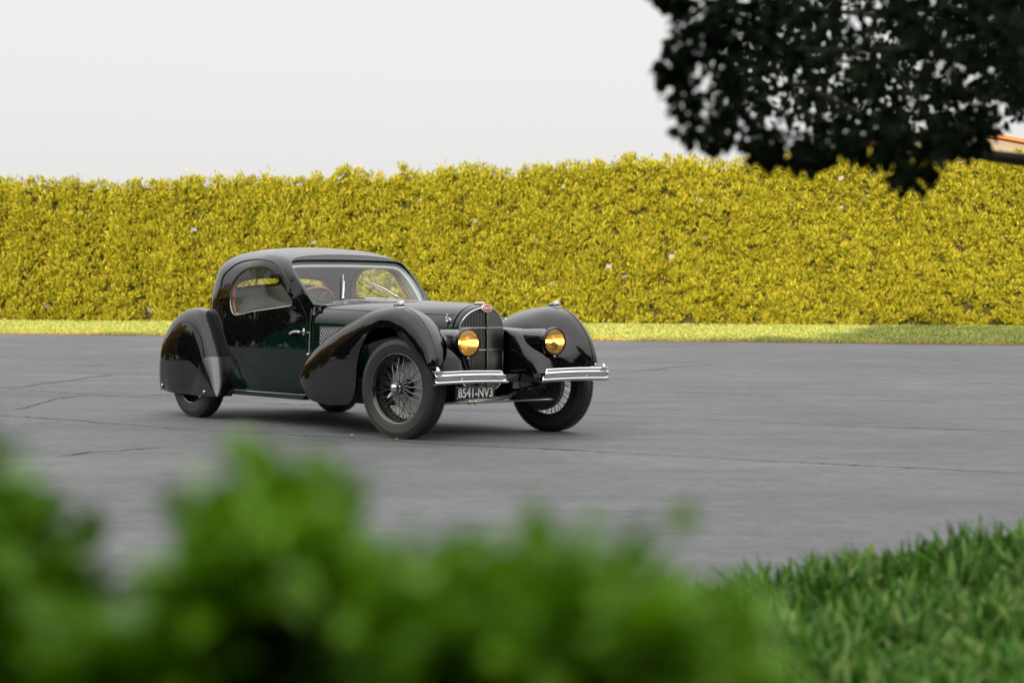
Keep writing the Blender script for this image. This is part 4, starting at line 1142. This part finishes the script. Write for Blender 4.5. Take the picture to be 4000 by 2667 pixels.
# ================================================================== tree overhanging from the right
def tree():
    base = np.array([2.35, 5.0, .0]); root = empty('tree', tuple(base))
    tag(root, 'dark leafy tree branch overhanging the upper right corner', 'tree')
    r_ = np.random.default_rng(31)
    CL = [(.55,4.4,2.33,.07),(.72,5.59,1.7,.08),(.6,5.91,2.0,.07),(1.45,4.83,2.73,.16),(1.25,5.21,1.79,.13),(1.53,3.34,2.24,.14),(1.12,5.11,1.75,.12),(.95,5.87,2.67,.12),(2.23,4.95,2.39,.12),(2.45,4.18,1.43,.08),(1.56,3.75,2.14,.17),(1.06,4.06,1.42,.05),(1.65,3.69,2.62,.14),(.86,3.81,2.37,.09),(.83,3.29,1.43,.1),(2.14,4.29,2.03,.14),(1.24,4.91,1.61,.16),(.61,3.33,1.58,.13),(.58,4.94,1.77,.16),(.94,4.45,1.62,.11),(2.13,5.84,1.9,.14),(2.22,5.81,1.77,.12),(2.18,4.68,1.56,.11),(1.19,5.13,1.85,.08),(1.55,5.58,1.82,.17),(1.02,4.28,1.77,.15),(.52,4.01,1.53,.16),(.83,5.48,1.76,.12),(1.18,5.5,1.56,.05),(1.77,5.77,2.0,.13),(2.12,3.28,1.67,.14),(1.27,5.34,2.45,.13),(2.14,4.02,2.76,.14),(1.02,3.56,1.47,.16),(.51,3.87,1.54,.07),(.47,3.43,1.6,.08),(.87,4.09,2.72,.11),(.74,5.09,1.63,.15),(2.39,3.81,1.71,.1),(1.44,5.42,1.77,.17),(2.33,3.45,1.79,.06),(.87,3.56,1.6,.06),(.97,5.28,1.86,.09),(1.01,4.03,1.63,.1),(.66,3.94,1.67,.15),(1.53,5.84,1.65,.07),(1.57,5.99,1.75,.15),(.54,3.33,2.16,.1),(1.29,5.31,1.65,.11),(.56,4.89,2.19,.07),(.97,5.76,1.93,.06),(.72,3.66,1.39,.13),(.97,5.38,1.66,.06),(.82,5.11,1.86,.13),(1.54,5.87,1.72,.1),(2.1,5.22,1.83,.06),(1.58,3.8,2.62,.07),(1.91,5.82,2.82,.14),(1.11,3.67,1.85,.09),(2.18,5.89,2.38,.13),(1.26,3.36,2.24,.07),(2.02,5.12,2.84,.12),(2.16,4.0,2.82,.08),(1.2,5.9,1.99,.15),(.68,5.34,1.6,.09),(1.31,5.25,1.89,.14),(1.43,3.64,2.24,.08),(.78,5.49,1.73,.13),(1.89,5.51,2.87,.11),(1.08,3.88,1.63,.16),(1.35,4.5,2.34,.17),(1.12,4.47,2.83,.13),(1.21,3.4,2.11,.08),(1.85,3.28,2.16,.1),(.88,5.08,1.5,.06),(1.34,4.03,2.15,.13),(2.17,4.82,1.98,.1),(.77,4.94,1.52,.11),(.61,3.3,1.47,.12),(.48,4.17,1.42,.06),(.9,5.84,1.62,.06),(2.24,4.35,2.6,.06),(.64,4.98,1.73,.05),(1.11,3.88,1.61,.1),(1.48,5.68,1.82,.06),(1.07,5.65,1.62,.11),(.98,5.21,1.92,.15),(1.54,5.83,1.77,.06),(2.31,4.99,1.63,.16),(1.09,5.88,1.63,.07),(.6,4.36,1.65,.05),(.95,3.99,1.69,.14),(2.26,5.12,1.91,.11),(1.95,5.72,2.4,.07),(1.64,5.25,1.64,.08),(1.7,3.24,2.39,.1),(1.23,5.23,1.83,.13),(.77,5.67,1.84,.17),(1.25,4.14,2.78,.12),(2.14,5.2,2.08,.13),(1.54,4.56,2.39,.15),(2.31,3.81,2.68,.13),(2.5,4.6,1.75,.08),(.89,3.72,2.09,.07),(2.49,5.78,2.6,.1),(2.51,5.43,1.96,.14),(.75,4.26,1.54,.11),(1.4,3.5,2.25,.1),(.95,5.26,1.86,.08),(.94,3.59,1.6,.08),(1.98,4.18,2.2,.14),(1.94,5.56,2.85,.1),(1.06,3.72,1.93,.08),(.83,4.93,1.61,.14),(1.05,4.09,1.54,.06),(1.78,5.99,1.95,.14),(.66,5.13,2.22,.11),(.93,3.57,1.53,.17),(1.97,5.1,1.87,.15),(.67,5.65,1.62,.06),(.69,4.46,1.58,.09),(.69,4.21,2.63,.17),(.57,3.99,1.85,.12),(2.15,5.27,2.59,.16),(.96,3.7,1.62,.15),(.49,3.23,2.39,.11),(1.97,4.28,1.98,.16),(1.08,5.35,1.54,.15),(.61,5.02,1.57,.06),(1.32,5.32,1.6,.1),(.55,4.39,2.58,.1),(1.36,3.96,1.77,.12),(1.34,3.8,2.51,.11),(.71,3.29,1.5,.1),(.74,4.03,1.72,.07),(.8,5.41,1.97,.15),(.7,5.92,1.81,.1),(1.22,5.95,1.56,.09),(.73,5.71,2.8,.1),(1.04,4.59,1.52,.12),(1.35,5.3,1.6,.14),(.74,5.02,1.54,.17),(2.35,4.7,2.13,.14),(.96,5.6,2.85,.14),(1.79,5.55,2.49,.07),(1.34,5.59,1.92,.11),(2.07,5.7,2.69,.09),(1.78,5.87,2.55,.07),(2.2,4.11,1.6,.08),(1.31,4.56,2.63,.09),(.81,3.85,1.92,.13),(1.36,4.45,2.66,.11),(1.31,4.65,1.66,.1),(2.56,4.32,1.88,.13),(1.76,4.13,1.65,.09),(1.06,3.89,1.62,.14),(1.78,3.58,1.78,.1),(1.0,4.17,2.74,.11),(.56,3.28,1.85,.05),(.65,3.26,1.33,.06),(.76,5.54,1.73,.08),(1.51,4.04,2.09,.1),(1.11,3.85,2.59,.13),(1.44,3.37,1.68,.13),(2.03,5.12,2.22,.07),(1.14,5.98,1.75,.13),(2.32,3.81,1.45,.06),(1.07,4.22,1.51,.13),(.51,3.81,2.3,.15),(2.44,4.55,2.74,.16),(.76,3.37,1.48,.11),(.69,3.65,1.93,.15),(.74,4.88,1.47,.08),(2.53,5.54,2.89,.06),(1.21,5.91,1.81,.11),(1.04,3.58,1.88,.14),(.69,5.95,1.68,.06),(2.25,4.06,1.67,.14),(2.49,3.88,2.77,.13),(1.12,5.27,1.91,.14),(.57,3.28,1.62,.05),(1.21,4.41,2.64,.07),(2.28,5.16,2.68,.1),(.52,4.32,1.69,.1),(1.16,4.56,1.68,.17),(.97,5.23,2.65,.06),(1.8,3.35,1.97,.13),(2.27,5.47,1.57,.11),(2.36,5.3,2.54,.09),(1.11,4.29,1.72,.14),(.31,3.4,1.49,.03),(.3,3.5,1.44,.03),(.28,3.4,1.39,.025),(.29,3.4,1.35,.03),(.31,3.4,1.3,.035),(.35,3.5,1.3,.03),(.41,3.6,1.3,.03),(.46,3.6,1.28,.03),(.5,3.6,1.28,.03),(.55,3.7,1.27,.025),(.59,3.7,1.29,.03),(.65,3.8,1.31,.035),(.69,3.8,1.29,.03),(.73,3.7,1.25,.03),(.73,3.6,1.23,.03),(.75,3.6,1.26,.03),(.83,3.8,1.32,.03),(.73,3.8,1.3,.035),(.98,4.2,1.37,.04),(.28,3.4,1.52,.02),(.26,3.4,1.53,.012),(.27,3.4,1.4,.012)]
    CL += [(.90, 4.2, 1.36, .055), (.97, 4.3, 1.37, .055), (1.04, 4.4, 1.39, .05), (.82, 4.2, 1.36, .06), (.69, 4.0, 1.34, .055), (.605, 3.9, 1.325, .05), (.468, 3.7, 1.325, .05),
           (.407, 3.6, 1.356, .05), (.365, 3.5, 1.416, .05), (.357, 3.5, 1.455, .05), (.404, 3.5, 1.485, .055), (.373, 3.5, 1.50, .04), (.93, 4.2, 1.33, .03), (1.0, 4.3, 1.34, .03)]
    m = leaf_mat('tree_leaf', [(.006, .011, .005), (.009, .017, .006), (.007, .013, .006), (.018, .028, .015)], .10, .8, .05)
    C, D = [], []
    for x, y, z, r in CL:
        n = int(40 + 3200 * r * r * (1 if r > .05 else 1.6)); p = unit(r_.normal(size=(n, 3))) * (r_.random((n, 1)) ** .42) * r
        C.append(np.array([x, y, z + .022]) + p); D.append(unit(p) + np.array([0, 0, -.5]) + r_.normal(size=(n, 3)) * .5)
    C = np.concatenate(C); D = np.concatenate(D); n = len(C)
    V, Q = leaves6(C - base, D, rdir(n, .5), r_.uniform(.019, .034, n), r_.uniform(.014, .025, n))
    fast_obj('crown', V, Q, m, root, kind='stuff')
    bark = mat('tree_bark', (.035, .028, .022), .95, noise=.4, nscale=30, bump=.6)
    tr = [tube(cr([(0, 0, 0), (.03, -.02, .7), (-.05, -.05, 1.5), (.02, 0, 2.4), (.05, .05, 3.4)], 24), np.linspace(.12, .05, 24), 12)]
    # limbs to the bigger clumps, one long low limb across the frame
    low = cr([(-.05, -.05, 1.22), (-.5, -.05, 1.36), (-1.0, .0, 1.37), (-1.35, -.25, 1.40), (-1.8, -1.1, 1.45)], 24)
    tr.append(tube(low, np.linspace(.030, .006, 24), 8))
    big = [np.array(c[:3]) - base for c in CL if c[3] > .13]
    for q in big:
        z0 = np.clip(q[2] * .75, .8, 3.0); a = np.array([0, 0, z0])
        if np.linalg.norm(q - a) < .3: continue
        mid = a * .45 + q * .55 + np.array([0, 0, .12]) + r_.normal(size=3) * .06
        tr.append(tube(cr([a, mid, q], 10), np.linspace(.018, .003, 10), 5))
    obj('trunk', join(*tr), bark, root)
tree()

# ================================================================== woodland behind the viewer and far to the left: it shades the lot and shows in the paintwork
def woodland():
    r_ = np.random.default_rng(41)
    m = leaf_mat('woodland_leaf', [(.07, .055, .012), (.11, .08, .016), (.17, .11, .02), (.08, .065, .014)], .2, .8, .05)
    V_, Q_ = [], []; n0 = 0
    def wall(p0, p1, H, thick, dens):
        nonlocal n0
        p0, p1 = np.array(p0, float), np.array(p1, float); Ln = np.linalg.norm(p1 - p0); u = (p1 - p0) / Ln; nn = np.array([-u[1], u[0]])
        n = int(Ln * dens); t = r_.random(n); h = H(p0[0] + u[0] * t * Ln, p0[1] + u[1] * t * Ln) + .35 * np.sin(t * Ln * 1.3) + .25 * np.sin(t * Ln * 2.9 + 1)
        z = h * r_.random(n) ** .9
        off = r_.uniform(-1, 1, n) * thick * np.sqrt(np.clip(1 - (z / (h + .3)) ** 6, 0, 1)) * (.75 + .25 * np.sin(t * Ln * .9))
        C = np.c_[p0 + u * (t * Ln)[:, None] + nn * off[:, None], z]
        V, Q = leaves(C, rdir(n, -.2), rdir(n, .2), r_.uniform(.5, 1.0, n), r_.uniform(.4, .7, n), .15)
        V_.append(V); Q_.append(Q + n0); n0 += len(V)
    wall((-75, -20), (60, -20), lambda x, y: np.interp(x, [-80, -61.5, -59.5, -40, -30, -4.6, -3.1, 8, 14, 60], [5.0, 5.0, 14.0, 13.6, 12.8, 12.2, 16.2, 16.2, 15.6, 14.0]), 2.2, 460)
    fast_obj('woodland', np.concatenate(V_), np.concatenate(Q_), m, kind='stuff')
    V_, Q_ = [], []; n0 = 0
    # separate rounded crowns down the left side: near ones painted dark for shade, far ones gold for sunlight
    def crowns(y0, y1, name, mt, label, cat):
        nonlocal n0
        V_, Q_ = [], []; n0 = 0; y = y0
        while y < y1:
            cx, hgt, rad = -47 + r_.uniform(-4, 4) - .06 * y, r_.uniform(7.0, 10.5), r_.uniform(3.0, 4.4)
            n = 2600; d = unit(r_.normal(size=(n, 3))); rr_ = r_.random(n)[:, None] ** .25
            C = np.array([cx, y, hgt * .5]) + d * rr_ * np.array([rad, rad, hgt * .5]) * (1 + .12 * np.sin(d[:, :1] * 9 + d[:, 2:] * 7))
            C[:, 2] = np.maximum(C[:, 2], .1)
            V, Q = leaves(C, rdir(n, -.2), d + rdir(n) * .6, r_.uniform(.4, .8, n), r_.uniform(.3, .55, n), .15)
            V_.append(V); Q_.append(Q + n0); n0 += len(V)
            y += rad * 1.45
        tag(fast_obj(name, np.concatenate(V_), np.concatenate(Q_), mt, kind='stuff'), label, cat)
    m2 = leaf_mat('sunlit_tone_row_leaf', [(.20, .125, .02), (.32, .20, .03), (.44, .27, .045), (.25, .16, .025)], .25, .8, .05)
    m3 = leaf_mat('shade_tone_row_leaf', [(.018, .024, .010), (.03, .036, .014), (.022, .028, .012)], .15, .8, .05)
    tag(bpy.data.objects['woodland'], 'dense dark woodland behind the viewer', 'woodland')
    crowns(-14, 38, 'shade_tone_tree_row', m3, 'row of trees along the left side of the lot, coloured dark as if shaded', 'trees')
    crowns(40, 74, 'sunlit_tone_tree_row', m2, 'row of trees at the far left of the lot, coloured golden brown as if sunlit', 'trees')
woodland()

# ================================================================== house behind the hedge
hroot = empty('house', (18.3, 86, 0))
tag(hroot, 'beige gabled house with orange roof edge behind the hedge at far right', 'house')
M_WALL = mat('beige_render', (.30, .25, .21), .9, noise=.08, nscale=3)
M_TILE = mat('orange_roof', (.62, .16, .03), .7, noise=.15, nscale=8)
hw = 7.0; zr_, ze_ = 7.78, 6.48
pg = [(-hw, 0), (hw, 0), (hw, ze_), (0, zr_), (-hw, ze_)]
V = [(x, -4, z) for x, z in pg] + [(x, 6, z) for x, z in pg]
obj('wall', (V, [(0, 1, 2, 3, 4), (9, 8, 7, 6, 5)] + [(i, i + 5, (i + 1) % 5 + 5, (i + 1) % 5) for i in range(5)]), M_WALL, hroot, smooth=False)
for s in (-1, 1):
    a = [(0, zr_ + .02), (s * (hw + .5), ze_ - .075 + .02), (s * (hw + .5), ze_ + .07), (0, zr_ + .17)]
    V = [(x, -4.35, z) for x, z in a] + [(x, 6.35, z) for x, z in a]
    obj('roof', (V, [(0, 1, 2, 3), (7, 6, 5, 4)] + [(i, i + 4, (i + 1) % 4 + 4, (i + 1) % 4) for i in range(4)]), M_TILE, hroot, smooth=False)

# ================================================================== fallen leaves on the asphalt
M_FALL = mat('fallen_leaf', (.22, .27, .14), .6)
for i, (x, y, a, col) in enumerate(((-1.15, 14.04, .4, 'small pale green leaf lying on the asphalt in front of the sill'), (-.80, 13.72, 1.5, 'tiny green leaf lying just in front of the near front tyre'))):
    Vl, Ql = leaves6(np.array([[0, 0, .01]]), np.array([[math.cos(a), math.sin(a), .25]]), np.array([[.2, -.4, 1.]]), .036, .022, .25)
    o = fast_obj('fallen_leaf', Vl, Ql, M_FALL); o.location = (x, y, .002)
    tag(o, col, 'leaf')
